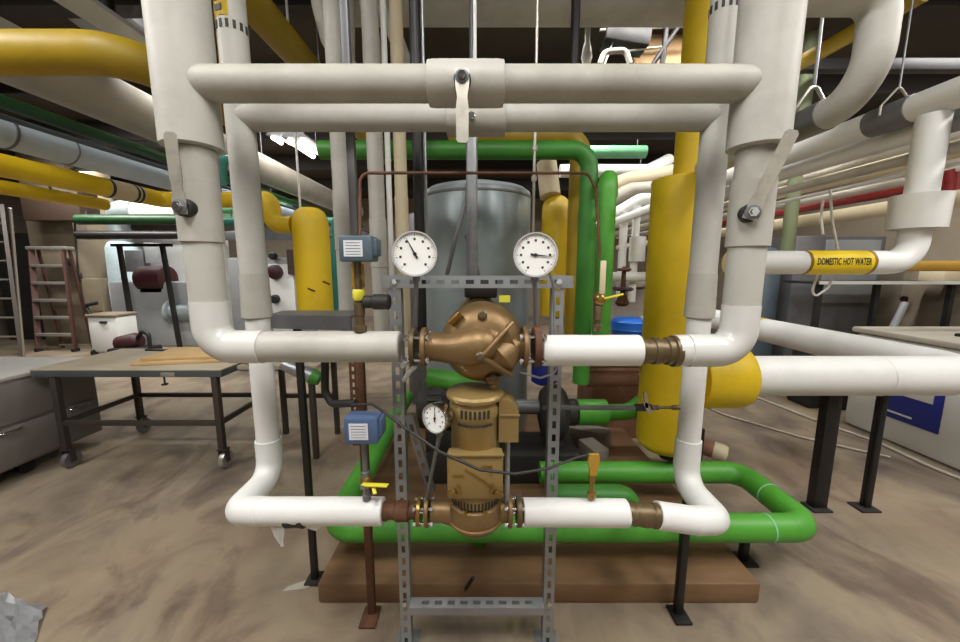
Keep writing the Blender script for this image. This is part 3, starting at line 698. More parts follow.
t.part('end_cap', B().lathe([(.04, 0), (.06, .01), (.06, .07), (.05, .09), (0, .095)], (1.58, 2.375, .272), (.38, -.26, -.06), 20), 'cream', label='pale end cap')
t.part('handwheel', B().lathe([(.05, 0), (.062, .01), (.05, .02)], (1.48, 2.44, .39), (0, 0, 1), 16).cyl((1.48, 2.44, .30), (1.48, 2.44, .42), .012, 10), 'rust')
t.part('support_foot', B().box((1.42, 2.49, .17), (.1, .08, .15)), 'rust')

# vertical greens and yellows behind
def vline(px, py, Y): return at(px, py, Y).x
gx = at(588, 200, 2.2).x; gz = 2.155
single('green_pipe', 'dark green insulated pipe that runs level under the yellow one then drops behind the frame', 'pipe', B().tube([(-.9, 2.2, gz), (gx, 2.2, gz), (gx, 2.2, .80)], .05, .10, 24, k=9), 'dgreen', hang=[(-.8, 2.2, gz)], hl=.14)
yx = at(579, 200, 2.52).x
single('yellow_pipe', 'dim yellow insulated pipe that runs level over the green one then drops behind it', 'pipe', B().tube([(-.2, 2.52, 2.33), (yx, 2.52, 2.33), (yx, 2.52, 1.0)], .068, .12, 24, k=9), 'dimyellow', hang=[(-.1, 2.52, 2.33)], hl=.14)
bx = at(606, 220, 2.0).x
single('green_pipe', 'bright green vertical pipe with a rounded top, next to the dark green drop', 'pipe', B().tube([(bx+.17, 2.45, 1.965), (bx, 2.0, 1.965), (bx, 2.0, 1.10), (bx+.15, 2.4, 1.10)], .047, .07, 24, k=9), 'green')
ex = at(556, 240, 2.75).x
t = Thing('yellow_pipe', 'stout yellow elbow beside the grey tank with a cream collar', 'pipe', (ex, 2.75, 1.2))
ez = at(556, 207, 2.75).z
t.part('pipe_jacket', B().tube([(ex, 2.75, 1.15), (ex, 2.75, ez), (ex+.07, 3.2, ez)], .105, .12, 26, k=9), 'yellow')
t.part('cream_collar', B().tube([(ex-.04, 2.80, ez+.08), (ex-.06, 2.88, ez+.33)], .075, 0, 20), 'cream')
# grey tank
t = Thing('storage_tank', 'big grey metallic cylinder tank behind the upper pump', 'tank', (at(477, 250, 3.2).x, 3.2, .1))
TX = at(477, 250, 3.2).x
t.part('shell', B().lathe([(.40, 0), (.44, .02), (.445, .05), (.445, 1.98), (.44, 2.0), (.40, 2.03), (.2, 2.08), (0, 2.09)], (TX, 3.2, .1), (0, 0, 1), 56), 'tankgrey')
t.part('tank_rim', B().lathe([(.446, 0), (.451, .004), (.451, .02), (.446, .024)], (TX, 3.2, 2.05), (0, 0, 1), 56, False), 'steel')
single('storage_tank', 'darker grey tank whose curved side peeps out next to the black conduit', 'tank', B().lathe([(.36, 0), (.38, .03), (.38, 2.0), (.34, 2.06), (0, 2.12)], (at(440, 250, 4.1).x, 4.15, 0), (0, 0, 1), 44), 'steel')

# white risers standing behind the switches
def riser(label, px, py, Y, r, z0_, m='jacket2', seams=(), z1=None, sleeve=None):
    x = at(px, py, Y).x; z0 = z0_ if z0_ != .1 else 1.5-Y*.213
    t = Thing('insulated_riser', label, 'pipe', (x, Y, z0), None)
    t.part('pipe_jacket', B().cyl((x, Y, z0), (x, Y, z1 or ZC), r, 24), m)
    for z in seams:
        t.part('jacket_band', B().lathe([(r, 0), (r*1.08, .002), (r*1.08, .26), (r, .262)], (x, Y, z), (0, 0, 1), 24), m)
    return t
riser('pale insulated riser with a jacket joint, nearest the yellow hanging tank', 344, 230, 1.75, .040, .1, seams=(1.58,))
riser('pale insulated riser behind the slotted post', 378, 230, 2.05, .042, .1, seams=(1.50,))
riser('thin pale riser between the slotted post and the black conduit', 386, 100, 1.95, .014, .1, 'offwhite')
riser('third pale riser just behind the first dial', 402, 220, 2.08, .034, .1, 'cream', seams=(1.62,))
for lab, pts, r in (
    ('pale pipe bending in an S down from the ceiling above the crosspipe', [at(318, -40, 2.25), at(321, 5, 2.25), at(330, 40, 2.22), at(352, 72, 2.2), at(356, 100, 2.2)], .05),
    ('pale pipe dropping straight from the ceiling beside the S bend', [at(347, -20, 2.33), at(347, 25, 2.33), at(347, 110, 2.33)], .045),
    ('pale pipe curving out of the wide overhead duct near the white rod', [at(366, 2, 2.33), at(371, 22, 2.33), at(375, 55, 2.33), at(375, 105, 2.33)], .04),
    ('pale pipe leaning down beside the black conduit overhead', [at(383, 8, 2.33), at(395, 35, 2.33), at(408, 70, 2.33), at(410, 105, 2.33)], .042)):
    single('overhead_pipe', lab, 'pipe', B().tube(pts, r, .12, 20), 'jacket2', hang=[pts[0]+V((0, .0, .0))])
t = Thing('overhead_duct', 'wide pale insulated main crossing just under the ceiling', 'pipe', (.1, 2.45, 2.8))
dz = at(560, 20, 2.45).z+.17
t.part('duct_jacket', B().cyl((at(340, 5, 2.45).x, 2.56, dz+.05), (at(735, 5, 2.45).x, 2.56, dz+.05), .17, 32), 'jacket2')
for x in (-.7, .9): t.part('hanger_rod', B().cyl((x, 2.56, dz+.2), (x, 2.56, ZC), .006, 8), 'steel')
# things near the ceiling in the middle
single('lit_patch_panel', 'orange tan panel added as a lit patch of ceiling deck', 'panel', B().box((at(683, 55, 3.6).x, 3.6, at(683, 40, 3.6).z-.02), (.95, .03, .5), Matrix.Rotation(-.4, 3, 'X'), .004), 'peach')  # panel stands in for a brightly lit patch of the ceiling
for i, (x0, y0, x1, y1, r, m, lab) in enumerate((
    (622, 18, 604, 66, .008, 'alu', 'thin slanting ceiling brace wire'), (686, 15, 652, 66, .02, 'black', 'black slanting ceiling strut in front of the tan panel'), (668, 15, 662, 66, .022, 'black', 'black upright ceiling strut in front of the tan panel'),
    (604, 54, 668, 46, .008, 'alu', 'pale conduit crossing level below the ceiling'), (600, 30, 730, 24, .012, 'alu', 'pale level conduit over the tan panel'))):
    single('ceiling_strut', lab, 'strut', B().cyl(at(x0, y0, 3.3), at(x1, y1, 3.3), r, 10), m)
single('junction_panel', 'black flat box hung among the ceiling struts', 'box', B().box(at(625, 38, 3.35), (.36, .2, .16), Matrix.Rotation(.15, 3, 'Y'), .01), 'black')
single('duct_hanger', 'pale looped strap below the ceiling beside the black struts', 'hanger', B().tube([at(600, 64, 3.2), at(604, 52, 3.2), at(626, 50, 3.2), at(630, 64, 3.2)], .022, .06, 12), 'farwhite')
single('small_lamp', 'small white caged lamp over the crosspipe', 'lamp', B().lathe([(.0, -.1), (.028, -.09), (.04, -.05), (.03, .01), (.018, .06), (.02, .14)], at(587, 50, 2.9), (0, 0, 1), 20), 'offwhite', hang=[at(587, 40, 2.9)])

# right background cluster seen between green and yellow
single('green_pipe', 'pale green level pipe far behind the yellow vessel', 'pipe', B().cyl((at(560, 152, 4.6).x, 4.6, at(600, 152, 4.6).z), (1.95, 4.6, at(600, 152, 4.6).z), .07, 20), 'lgreen', hang=[(1.2, 4.6, at(600, 152, 4.6).z), (1.85, 4.6, at(600, 152, 4.6).z)], hl=.14)
single('white_pipe', 'bright white level pipe far behind, just under the pale green one', 'pipe', B().tube([at(560, 171, 4.9), at(648, 171, 4.9), at(668, 160, 5.4)], .08, .12, 20), 'offwhite', hang=[at(640, 171, 4.9)], hl=.14)
single('white_pipe', 'cream pipe sweeping up behind the yellow vessel shoulder', 'pipe', B().tube([at(600, 190, 3.6), at(628, 180, 3.6), at(655, 176, 3.7), at(700, 165, 4.0)], .07, .2, 20), 'cream', hang=[at(690, 167, 3.9)], hl=.14)
single('white_pipe', 'pinkish cream pipe directly below the cream sweeping one', 'pipe', B().tube([at(600, 206, 3.5), at(630, 190, 3.5), at(680, 186, 3.5)], .062, .2, 20), 'farwhite', hang=[at(676, 186, 3.5)], hl=.14)
single('white_pipe', 'white slanting branch with two drops beside the bright green vertical', 'pipe', B().tube([at(606, 220, 3.2), at(640, 200, 3.2), at(690, 200, 3.2)], .055, .12, 20), 'white', hang=[at(684, 200, 3.2)], hl=.14)
single('white_pipe', 'white slim pipe slanting under the branch with two drops', 'pipe', B().tube([at(604, 226, 3.0), at(655, 206, 3.0), at(690, 202, 3.0)], .030, .12, 16), 'white', hang=[at(686, 202, 3.0)], hl=.14)
riser('white drop pipe behind the red valve wheel', 623, 240, 3.1, .032, 1.22, 'white', z1=at(623, 212, 3.1).z)
t = riser('white drop pipe wearing a square sleeve next to the red valve wheel', 636, 225, 3.05, .03, 1.22, 'white', z1=at(636, 206, 3.05).z)
p = at(637, 252, 3.05); t.part('sleeve', B().lathe([(.03, 0), (.062, .004), (.062, .2), (.03, .204)], (p.x, 3.05, p.z-.08), (0, 0, 1), 20), 'white')
single('white_pipe', 'white level pipe at valve height behind the bright green vertical', 'pipe', B().cyl((at(604, 277, 3.0).x, 3.0, at(604, 277, 3.0).z), (at(690, 277, 3.0).x, 3.0, at(604, 277, 3.0).z), .04, 18), 'white', hang=[at(684, 277, 3.0)], hl=.14)
t = Thing('gate_valve', 'small dark red gate valve with two round wheels behind the bright green vertical', 'valve', at(623, 305, 2.65))
p = at(622, 306, 2.65)
t.part('valve_body', B().lathe([(.03, 0), (.05, .02), (.03, .07), (.018, .09), (.014, .28)], p, (0, 0, 1), 16), 'rust')
t.part('handwheel', B().lathe([(.06, 0), (.075, .012), (.06, .024)], p+V((0, 0, .11)), (0, 0, 1), 20), 'maroon')
t.part('handwheel', B().lathe([(.042, 0), (.052, .01), (.042, .02)], p+V((0, 0, .25)), (0, 0, 1), 20), 'rust')
single('machine_casing', 'rusty brown machine casing standing on the floor beneath the blue drum', 'casing', B().box((1.45, 3.35, .44), (.95, .5, .88), bev=.03), 'rustflat')
t = Thing('plastic_drum', 'bright blue plastic drum behind the white pipe joint', 'drum', (at(630, 340, 3.3).x, 3.3, .88))
dx = at(630, 340, 3.3).x
t.part('drum_body', B().lathe([(.15, 0), (.17, .02), (.17, .06), (.176, .07), (.17, .08), (.17, .14), (.14, .165), (0, .17)], (dx, 3.3, .885), (0, 0, 1), 36), 'blue')
t.part('bung', B().lathe([(.03, 0), (.03, .02), (0, .02)], (dx+.08, 3.24, 1.054), (0, 0, 1), 12), 'offwhite')
mx_ = at(622, 290, 3.95).x
single('pump_housing', 'grey stone coloured machine housing behind the red valve wheels', 'machine', B().box((mx_, 4.0, .65), (.55, .4, 1.3), bev=.04).lathe([(.27, 0), (.29, .01), (.29, .05), (.2, .07), (.1, .12)], (mx_, 4.0, 1.3), (0, 0, 1), 30), 'concrete')
single('rusty_pipe', 'pinkish brown level pipe behind the green drop, upper of two', 'pipe', B().cyl((at(585, 378, 2.75).x, 2.75, .80), (at(700, 378, 2.75).x, 2.75, .80), .055, 20), 'rustflat')
single('rusty_pipe', 'pale tan level pipe behind the green drop, lower of two', 'pipe', B().cyl((at(585, 392, 2.75).x, 2.75, .655), (at(700, 392, 2.75).x, 2.75, .655), .06, 20), 'rustflat')
single('plastic_drum', 'dark blue round bottle behind the strut upright under the upper pump outlet', 'drum', B().lathe([(.07, 0), (.10, .02), (.10, .16), (.07, .22), (.03, .24)], (at(545, 395, 2.7).x, 2.75, .62), (0, 0, 1), 24), 'navy')

# ------------------------------------------------------------------ right hand side
t = Thing('hot_water_pipe', 'white domestic hot water pipe with a yellow lettered banner and a sleeved riser', 'pipe', (1.9, 2.0, 1.4))
hz = 1.527; hxr = 2.295
t.part('pipe_jacket', B().tube([(1.33, 2.0, hz), (hxr, 2.0, hz), (hxr, 2.0, 1.76)], .062, .13, 28, k=10), 'white')
t.part('riser_jacket', B().cyl((hxr, 2.0, 1.70), (hxr, 2.0, atx(960, 92, 2.31).z-.071), .064, 28), 'white')
t.part('riser_sleeve', B().lathe([(.066, 0), (.112, .002), (.115, .175), (.066, .177)], (hxr, 2.0, 1.70), (0, 0, 1), 36), 'pvc', label='wide white sleeve on the riser')
x0, x1 = at(812, 262, 1.94).x, at(876, 262, 1.94).x
ban = t.part('banner', B().lathe([(.0625, 0), (.0632, .001), (.0632, x1-x0), (.0625, x1-x0)], (x0, 2.0, hz), (1, 0, 0), 36, False), 'lab', label='yellow banner reading DOMESTIC HOT WATER')
for x in (x0-.006, x1-.006):
    t.part('banner_edge', B().lathe([(.0628, 0), (.0640, 0), (.0640, .016), (.0628, .016)], (x, 2.0, hz), (1, 0, 0), 36, False), 'labbrown', ban)
fc = bpy.data.curves.new('lettering', 'FONT'); fc.body = 'DOMESTIC HOT WATER'; fc.size = .05; fc.align_x = 'CENTER'; fc.align_y = 'CENTER'; fc.resolution_u = 2; fc.offset = .0016; fc.shear = .15
fo = bpy.data.objects.new('lettering', fc); COL.objects.link(fo)
dg = bpy.context.evaluated_depsgraph_get(); me = bpy.data.meshes.new_from_object(fo.evaluated_get(dg))
bpy.data.objects.remove(fo); bpy.data.curves.remove(fc)
wid = max(v.co.x for v in me.vertices)-min(v.co.x for v in me.vertices)
kx = (x1-x0-.05)/wid; R_ = .0642
b = B(); b.bm.from_mesh(me)
bmesh.ops.subdivide_edges(b.bm, edges=[e for e in b.bm.edges if e.calc_length() > .012], cuts=2)
for v in b.bm.verts:
    a = v.co.y/R_+.05
    v.co = V(((x0+x1)/2+v.co.x*kx, 2.0-R_*math.cos(a), hz+R_*math.sin(a)))
t.part('lettering', b, 'ink', ban)
# long pipes running away along the room
def run(label, px, py, X, r, m, y0, y1, name='long_pipe', n=20, bands=()):
    p = atx(px, py, X)
    t = Thing(name, label, 'pipe', (X, y0, p.z-r))
    t.part('pipe_jacket', B().cyl((X, y0, p.z), (X, y1, p.z), r, n), m)
    for y in ((y0+y1)*.5, y1-.3): t.part('hanger_rod', B().cyl((X, y, p.z), (X, y, ZC if label.startswith(('thick white', 'big pale')) else p.z+r+.04), .005, 8), 'steel')
    for y, L_, mm, nm in bands:
        t.part(nm, B().lathe([(r, 0), (r*1.06, .002), (r*1.06, L_), (r, L_+.002)], (X, y, p.z), (0, 1, 0), n), mm)
    return t, p
run('thick white pipe along the room that the sleeved hot water riser joins', 960, 92, 2.31, .072, 'white', 1.2, 8.0, bands=((2.1, .22, 'steel', 'hanger_shield'),))
A1z = 1.99
t = Thing('long_pipe', 'white pipe that elbows twice from the wide riser down towards the yellow vessel', 'pipe', (1.13, FY, A1z))
t.part('pipe_jacket', B().tube([(XR+.08, FY, 2.25), (1.12, FY, 2.25), (1.12, FY, A1z), (1.12, 1.94, A1z)], .047, [.06, .13], 26, k=10), 'jacket')
t.part('hanger_shield', B().lathe([(.047, 0), (.0495, .001), (.0495, .16), (.047, .161)], (1.12, 1.275, A1z), (0, 1, 0), 26), 'steel')
run('slim white pipe along the room tucked beneath the thick white one', 785, 173, 2.43, .055, 'white', 2.15, 8.0)
run('grey sleeved pipe end lying behind the hot water riser', 785, 173, 2.43, .058, 'machine', 1.0, 2.15)
run('thin pale pipe along the room, third below the thick white one', 775, 193, 2.47, .03, 'farwhite', 1.2, 8.0)
run('thin pale rail along the room that carries two hanging wires', 772, 204, 2.52, .013, 'offwhite', 2.0, 7.0)
run('cream pipe along the room close to the far wall, above the red one', 880, 168, 3.2, .06, 'cream', 2.0, 9.0)
run('dark red pipe along the room behind the hot water riser', 858, 199, 3.5, .035, 'red', 2.9, 9.0)
run('brown grey pipe along the room under the dark red one', 858, 213, 3.3, .06, 'cream', 2.2, 9.0)
run('dusty wide pipe high along the room close to the wall', 900, 150, 4.0, .07, 'farwhite', 2.0, 10.0)
run('second dusty pipe lower along the room close to the wall', 900, 182, 4.3, .06, 'farwhite', 2.0, 10.0)
for lab, y in (('triangular steel hanger over the elbowing white pipe', 1.34), ('triangular steel hanger over the thick white pipe', 2.2)):
    x, z, r = (1.12, A1z, .056) if y < 2 else (2.31, atx(960, 92, 2.31).z, .084)
    t = Thing('pipe_hanger', lab, 'hanger', (x, y, z))
    t.part('clevis', B().tube([(x-r-.004, y, z), (x-r-.004, y, z+r*.6), (x, y, z+r+.07), (x+r+.004, y, z+r*.6), (x+r+.004, y, z)], .006, .02, 8), 'alu')
    t.part('rod', B().cyl((x, y, z+r+.06), (x, y, ZC), .005, 8), 'galv')
for lab, a, b_ in (('thin wire hanging from the pale rail, straight one', (823, 200), (823, 235)), ('thin wire hanging from the pale rail and crossing the hot water pipe', (830, 190), (838, 250))):
    single('hanging_wire', lab, 'wire', B().tube([at(*a, 2.7), at((a[0]+b_[0])/2-2, (a[1]+b_[1])/2, 2.7), at(*b_, 2.6)], .008, .05, 8), 'farwhite')
single('cable', 'white looped cord dangling under the hot water pipe', 'cable', B().tube([at(820, 270, 2.05), at(812, 290, 2.05), at(815, 297, 2.05), at(828, 288, 2.05), at(832, 279, 2.05)], .006, .04, 8), 'offwhite')
# far cross pieces and ceiling stuff on the right
single('yellow_pipe', 'straight yellow pipe slanting up to the ceiling beyond the double elbow', 'pipe', B().cyl(at(795, 66, 3.0), at(925, -8, 2.3), .05, 18), 'dimyellow')
single('support_beam', 'dark grey channel crossing level under the ceiling beyond the double elbow', 'beam', B().box(((at(770, 66, 3.4).x+5)/2, 3.4, at(880, 66, 3.4).z), (5-at(770, 66, 3.4).x, .08, .09), bev=.004), 'black')
single('ochre_pipe', 'ochre level pipe emerging from behind the hot water elbow', 'pipe', B().cyl((at(900, 266, 3.2).x, 3.2, at(930, 266, 3.2).z), (5.5, 3.2, at(930, 266, 3.2).z), .045, 18), 'ochre', hang=[(5.3, 3.2, at(930, 266, 3.2).z)])
single('red_valve', 'dark red valve yoke beside the sleeved riser', 'valve', B().tube([at(948, 170, 2.9), at(949, 185, 2.9), at(944, 215, 2.9), at(938, 225, 2.9)], .035, .05, 14).tube([at(958, 172, 2.9), at(955, 190, 2.9), at(948, 205, 2.9)], .03, .05, 14), 'red')
t = Thing('equipment_cabinet', 'grey equipment cabinet behind the hot water pipe with a pale slot', 'cabinet', (at(842, 240, 4.8).x, 5.0, .0))
cx = at(842, 240, 4.8).x
t.part('cabinet_body', B().box((cx, 5.1, .95), (1.15, .6, 1.9), bev=.02), 'steel')
t.part('slot_trim', B().box((cx+.12, 4.79, 1.85-.17), (.2, .012, .02)), 'offwhite')
t.part('cabinet_panel', B().box((cx+.15, 4.795, 1.45), (.7, .012, .8), bev=.004), 'machine')
single('pressure_tank', 'small blue grey tank standing beside the grey equipment cabinet', 'tank', B().lathe([(.16, 0), (.2, .04), (.2, 1.6), (.14, 1.74), (0, 1.79)], (at(800, 240, 4.6).x-.16, 4.95, 0), (0, 0, 1), 28), 'darkblue')
riser('dull green drop pipe behind the lever of the yellow vessel side riser', 791, 215, 3.6, .055, 1.45, 'olive')
t = Thing('work_bench', 'long bench with a pale edge under the hot water pipe', 'bench', (4.0, 4.2, 0))
z = 1.33
bx0, bx1 = at(815, 284, 4.2).x, 5.5
t.part('bench_top', B().box(((bx0+bx1)/2, 4.4, z), (bx1-bx0, .5, .03), bev=.003), 'dark')
t.part('edge_strip', B().box(((bx0+bx1)/2, 4.145, z+.004), (bx1-bx0, .012, .035)), 'offwhite')
for x in (bx0+.1, (bx0+bx1)/2-.1, bx1-.1): t.part('leg', B().box((x, 4.25, z/2-.01), (.05, .05, z-.02)), 'dark')
single('carton', 'small cream box on the bench end beside the wall', 'box', B().box((at(945, 281, 4.35).x, 4.35, 1.405), (.35, .25, .118), bev=.004), 'cream')
single('low_pipe', 'red brown pipe along the wall under the bench', 'pipe', B().cyl((at(905, 299, 4.8).x, 4.8, at(905, 299, 4.8).z), (5.5, 4.8, at(905, 299, 4.8).z), .04, 14), 'maroon', hang=[(5.45, 4.8, at(905, 299, 4.8).z)])
for k, (px, py, w, h, lab, m) in enumerate(((840, 330, .25, .5, 'dark grey motor housing on the floor under the bench', 'dark'), (815, 325, .18, .75, 'narrow dark machine on the floor under the bench', 'dark'), (775, 318, .5, .9, 'dark cabinet standing behind the hot water pipe start', 'dark'))):
    yy = (3.9, 3.95, 5.6)[k]; p = at(px, py, yy)
    b = B().box((p.x, yy, h/2), (w, .3, h), bev=.02); b.box((p.x, yy-.155, h*.7), (w*.6, .012, h*.2), bev=.004)
    single('machine_cabinet', lab, 'machine', b, m)
single('leaning_pipe', 'grey pipe leaning from the floor against the bench', 'pipe', B().cyl(V((at(866, 340, 3.9).x, 3.9, .02)), at(905, 303, 4.1), .035, 14), 'machine')
# white chest
t = Thing('storage_chest', 'white chest on the floor with a blue panel beside the black posts', 'chest', (4.1, 2.8, 0))
t.part('chest_body', B().box((4.15, 2.4, .45), (1.2, 2.1, .9), bev=.04), 'offwhite')
t.part('chest_lid', B().box((4.15, 2.4, .925), (1.24, 2.14, .05), bev=.015), 'farwhite')
t.part('lid_handle', B().box((4.0, 2.9, .96), (.30, .12, .03), bev=.008), 'rubber')
q = t.part('panel', B().box((3.546, 2.92, .42), (.008, .42, .40), bev=.002), 'navy', label='blue panel with white marks')
t.part('panel_marking', B().box((3.540, 2.88, .50), (.004, .22, .12)), 'offwhite', q)
t.part('panel_marking', B().box((3.540, 2.99, .275), (.004, .20, .014)), 'offwhite', q)
single('floor_hose', 'pale cord trailing over the floor along the white chest', 'hose', B().tube([(3.2, 4.2, .012), (3.3, 3.5, .012), (3.42, 3.0, .012), (3.40, 2.6, .012), (3.46, 2.2, .012)], .012, .3, 10), 'farwhite')
single('floor_hose', 'second pale cord coiling near the wide black post', 'hose', B().tube([(2.3, 4.4, .012), (2.5, 3.6, .012), (2.85, 3.1, .012), (3.25, 2.75, .012)], .010, .3, 10), 'farwhite')
single('hook_wire', 'grey wire loop hanging under the thick white pipe by the wide black post', 'wire', B().tube([at(825, 392, 2.2), at(823, 418, 2.2), at(829, 418, 2.2), at(832, 392, 2.2)], .007, .02, 8), 'steel')

# ------------------------------------------------------------------ left hand side
single('yellow_pipe', 'thick dim yellow pipe overhead that turns away beside the wide riser', 'pipe', B().tube([(-2.36, 1.62, 2.35), (-1.40, 1.62, 2.35), (-1.40, 2.3, 2.35), (-1.40, 2.3, ZC)], .078, .17, 26, k=10), 'dimyellow')
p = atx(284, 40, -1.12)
single('yellow_pipe', 'dim yellow pipe running away under the ceiling behind the front crosspipe', 'pipe', B().tube([(-1.12, 1.75, p.z), (-1.12, 4.6, p.z)], .085, 0, 24), 'dimyellow', hang=[(-1.12, 2.8, p.z), (-1.12, 4.3, p.z)])
run('big pale main running away overhead under the dim yellow pipe', 0, 50, -2.6, .16, 'farwhite', 1.3, 8.0, n=28)
run('dark green pipe running away above the silver blue one', 0, 101, -2.5, .036, 'deepgreen', 1.2, 8.0)
t, p = run('silver blue pipe running away with joint straps', 0, 131, -2.5, .085, 'bluegrey', 1.2, 8.0, n=26, bands=((2.05, .012, 'steel', 'strap'), (2.35, .008, 'steel', 'strap')))
run('slate thin conduit running away along the silver blue pipe', 0, 116, -2.33, .014, 'darkblue', 1.2, 8.0)
p = atx(0, 165, -2.15); yz = p.z
t = Thing('yellow_pipe', 'bright yellow pipe with a cream banner that elbows into the hanging yellow tank', 'pipe', (-2.15, 2.55, yz-.05))
t.part('pipe_jacket', B().tube([(-2.15, 1.1, yz), (-2.15, 2.60, yz), (-1.47, 2.60, yz)], .052, .06, 22, k=9), 'yellow')
t.part('elbow_cover', B().tube([(-1.52, 2.6, yz), (-1.42, 2.6, yz), (-1.42, 2.6, 1.79), (-1.283, 2.6, 1.79)], .058, .075, 22, k=9), 'yellow')
t.part('hanger_rod', B().cyl((-1.75, 2.6, yz), (-1.75, 2.6, ZC), .005, 8), 'steel')
bn = t.part('banner', B().lathe([(.053, 0), (.0545, 0), (.0545, .22), (.053, .22)], (-2.15, 2.2, yz), (0, 1, 0), 22, False), 'cream', label='cream banner with dark arrows')
for y in (2.205, 2.36, 2.39):
    t.part('arrow_band', B().lathe([(.0546, 0), (.0555, 0), (.0555, .018), (.0546, .018)], (-2.15, y, yz), (0, 1, 0), 22, False), 'ink', bn)

run('second yellow pipe running away beneath the bright one', 0, 187, -2.4, .036, 'yellow', 1.2, 2.45, name='yellow_pipe')
t = Thing('expansion_tank', 'yellow capped cylinder tank hanging from a thin rod beside the slim white riser', 'tank', (-1.16, 2.6, 1.2))
t.part('tank_shell', B().lathe([(0, 0), (.10, .002), (.118, .012), (.118, .60), (.112, .66), (.095, .705), (.06, .73), (0, .735)], (-1.16, 2.6, 1.17), (0, 0, 1), 36), 'yellow')
t.part('hanger_rod', B().cyl((-1.222, 2.6, 1.86), (-1.222, 2.6, ZC), .008, 10), 'offwhite')
for (px, py, l) in ((310, 290, .05), (325, 283, .05)):
    q = at(px, py, 2.47)
    t.part('drip_stain', B().bar(q+V((-.02, .015, .01)), q+V((.025, .015, -.01)), .008, .012), 'rust')
single('teal_pipe', 'small teal pipe elbow peeping between the two risers on the ladder side', 'pipe', B().tube([at(222, 185, 3.0), at(222, 160, 3.0), at(240, 158, 3.1)], .035, .06, 16), 'teal', hang=[at(222, 165, 3.0)], hl=.14)
single('teal_pipe', 'slim teal vertical pipe behind the slate switch box', 'pipe', B().tube([at(345, 218, 3.6), at(335, 218, 3.6), at(335, 318, 3.6)], .032, .06, 16).cyl(at(320, 236, 3.6), at(345, 236, 3.6), .02, 12), 'teal', hang=[at(335, 222, 3.6)], hl=.14)
single('teal_pipe', 'level teal pipe behind the yellow hanging tank', 'pipe', B().cyl(at(225, 222, 4.2), at(345, 222, 4.2), .05, 16), 'teal', hang=[at(232, 222, 4.2), at(340, 222, 4.2)], hl=.14)
single('green_pipe', 'light green level pipe glimpsed between the risers on the ladder side', 'pipe', B().cyl(at(222, 208, 5.2), at(290, 207, 5.2), .08, 18), 'lgreen', hang=[at(230, 208, 5.2), at(286, 207, 5.2)], hl=.14)
# dark green and black level pipes behind
for (y, r, m, lab) in ((219.5, .085, 'deepgreen', 'deep green level pipe above the black framed unit'), (235, .07, 'black', 'black level pipe just under the deep green one')):
    a = at(78, y, 6.4); single('level_pipe', lab, 'pipe', B().cyl(a, (at(300, y, 6.4).x, 6.4, a.z), r, 18), m, hang=[(a.x+.15, 6.4, a.z)], hl=.13)
single('support_beam', 'grey level channel behind the two risers on the ladder side', 'beam', B().box((at(258, 236, 5.4).x, 5.4, at(258, 236, 5.4).z), (1.6, .1, .12), bev=.005), 'steel')
# fluorescent lights in the back
for i, (px, py, Y, hl_, lab) in enumerate(((262, 134, 5.7, .07, 'lit strip light farthest away over the ladder side'), (282, 142, 5.0, .10, 'lit strip light in the middle of the row over the ladder side'), (308, 151, 4.1, .26, 'lit strip light closest to the slim risers'))):
    p = at(px, py, Y); t = Thing('strip_light', lab, 'light', p)
    t.part('light_housing', B().prism([(-.13, 0), (.13, 0), (.06, .07), (-.06, .07)], p+V((0, hl_+.03, .045)), (1, 0, 0), (0, 0, 1), hl_*2+.06), 'steel')
    for s in (-.06, .06):
        t.part('tube', B().cyl(p+V((s, -hl_, .02)), p+V((s, hl_, .02)), .026, 14), 'glow')
    for s in (-hl_*.8, hl_*.8):
        t.part('chain', B().cyl(p+V((0, s, .11)), (p.x, p.y+s, ZC), .005, 6), 'steel')
# unlit pale fixture over the dim yellow pipe
p = at(93, 14, 2.3)
t = Thing('strip_light', 'pale unlit strip housing close to the ceiling above the dim yellow pipe', 'light', p)
t.part('light_housing', B().prism([(-.10, 0), (.10, 0), (.05, .06), (-.05, .06)], p+V((0, .9, 0)), (1, 0, 0), (0, 0, 1), 1.7), 'offwhite')
t.part('chain', B().cyl(p+V((0, .5, .05)), (p.x, p.y+.5, ZC), .005, 6), 'steel')
t.part('chain', B().cyl(p+V((0, -.5, .05)), (p.x, p.y-.5, ZC), .005, 6), 'steel')
single('conduit', 'black upright conduit at the ceiling between the dim yellow pipe and the wide riser', 'conduit', vert(108, 10, 2.6, ZC, .04, 14, 60), 'black')
single('duct_box', 'shiny pale duct box at the ceiling above the dim yellow pipe elbow', 'duct', B().box(at(104, 4, 3.2), (.5, .5, .3), Matrix.Rotation(.2, 3, 'Z'), .03), 'galv')

# column, cabinets and machines far back on the ladder side
b = B().box((at(72, 300, 7.2).x, 7.45, ZC/2), (.86, .86, ZC), bev=.01)
struct('column', b, 'tan')
single('wall_box', 'dark brown box fixed around the column head', 'box', B().box((at(62, 210, 6.8).x, 6.80, at(68, 207, 6.8).z), (1.0, .36, .50), bev=.01), 'brown')
single('electrical_panel', 'dark grey switch cabinet standing behind the ladder', 'cabinet', B().box((at(18, 290, 7.5).x, 7.9, 1.1), (1.1, .5, 2.2), bev=.02).box((at(18, 290, 7.5).x, 7.645, 1.3), (.7, .02, 1.2), bev=.005), 'dark')
single('storage_box', 'tall tan locker at the foot of the column', 'cabinet', B().box((at(100, 320, 6.9).x, 6.91, .65), (.34, .16, 1.3), bev=.015).box((at(100, 320, 6.9).x+.05, 6.826, .9), (.2, .012, .4), bev=.003), 'tan')
for px, py, lab in ((68, 262, 'small dark knife switch on the column'), (79, 277, 'dark socket box at the end of the column conduit')):
    single('wall_switch', lab, 'switch', B().box(at(px, py, 6.99), (.08, .06, .14), bev=.01), 'dark')
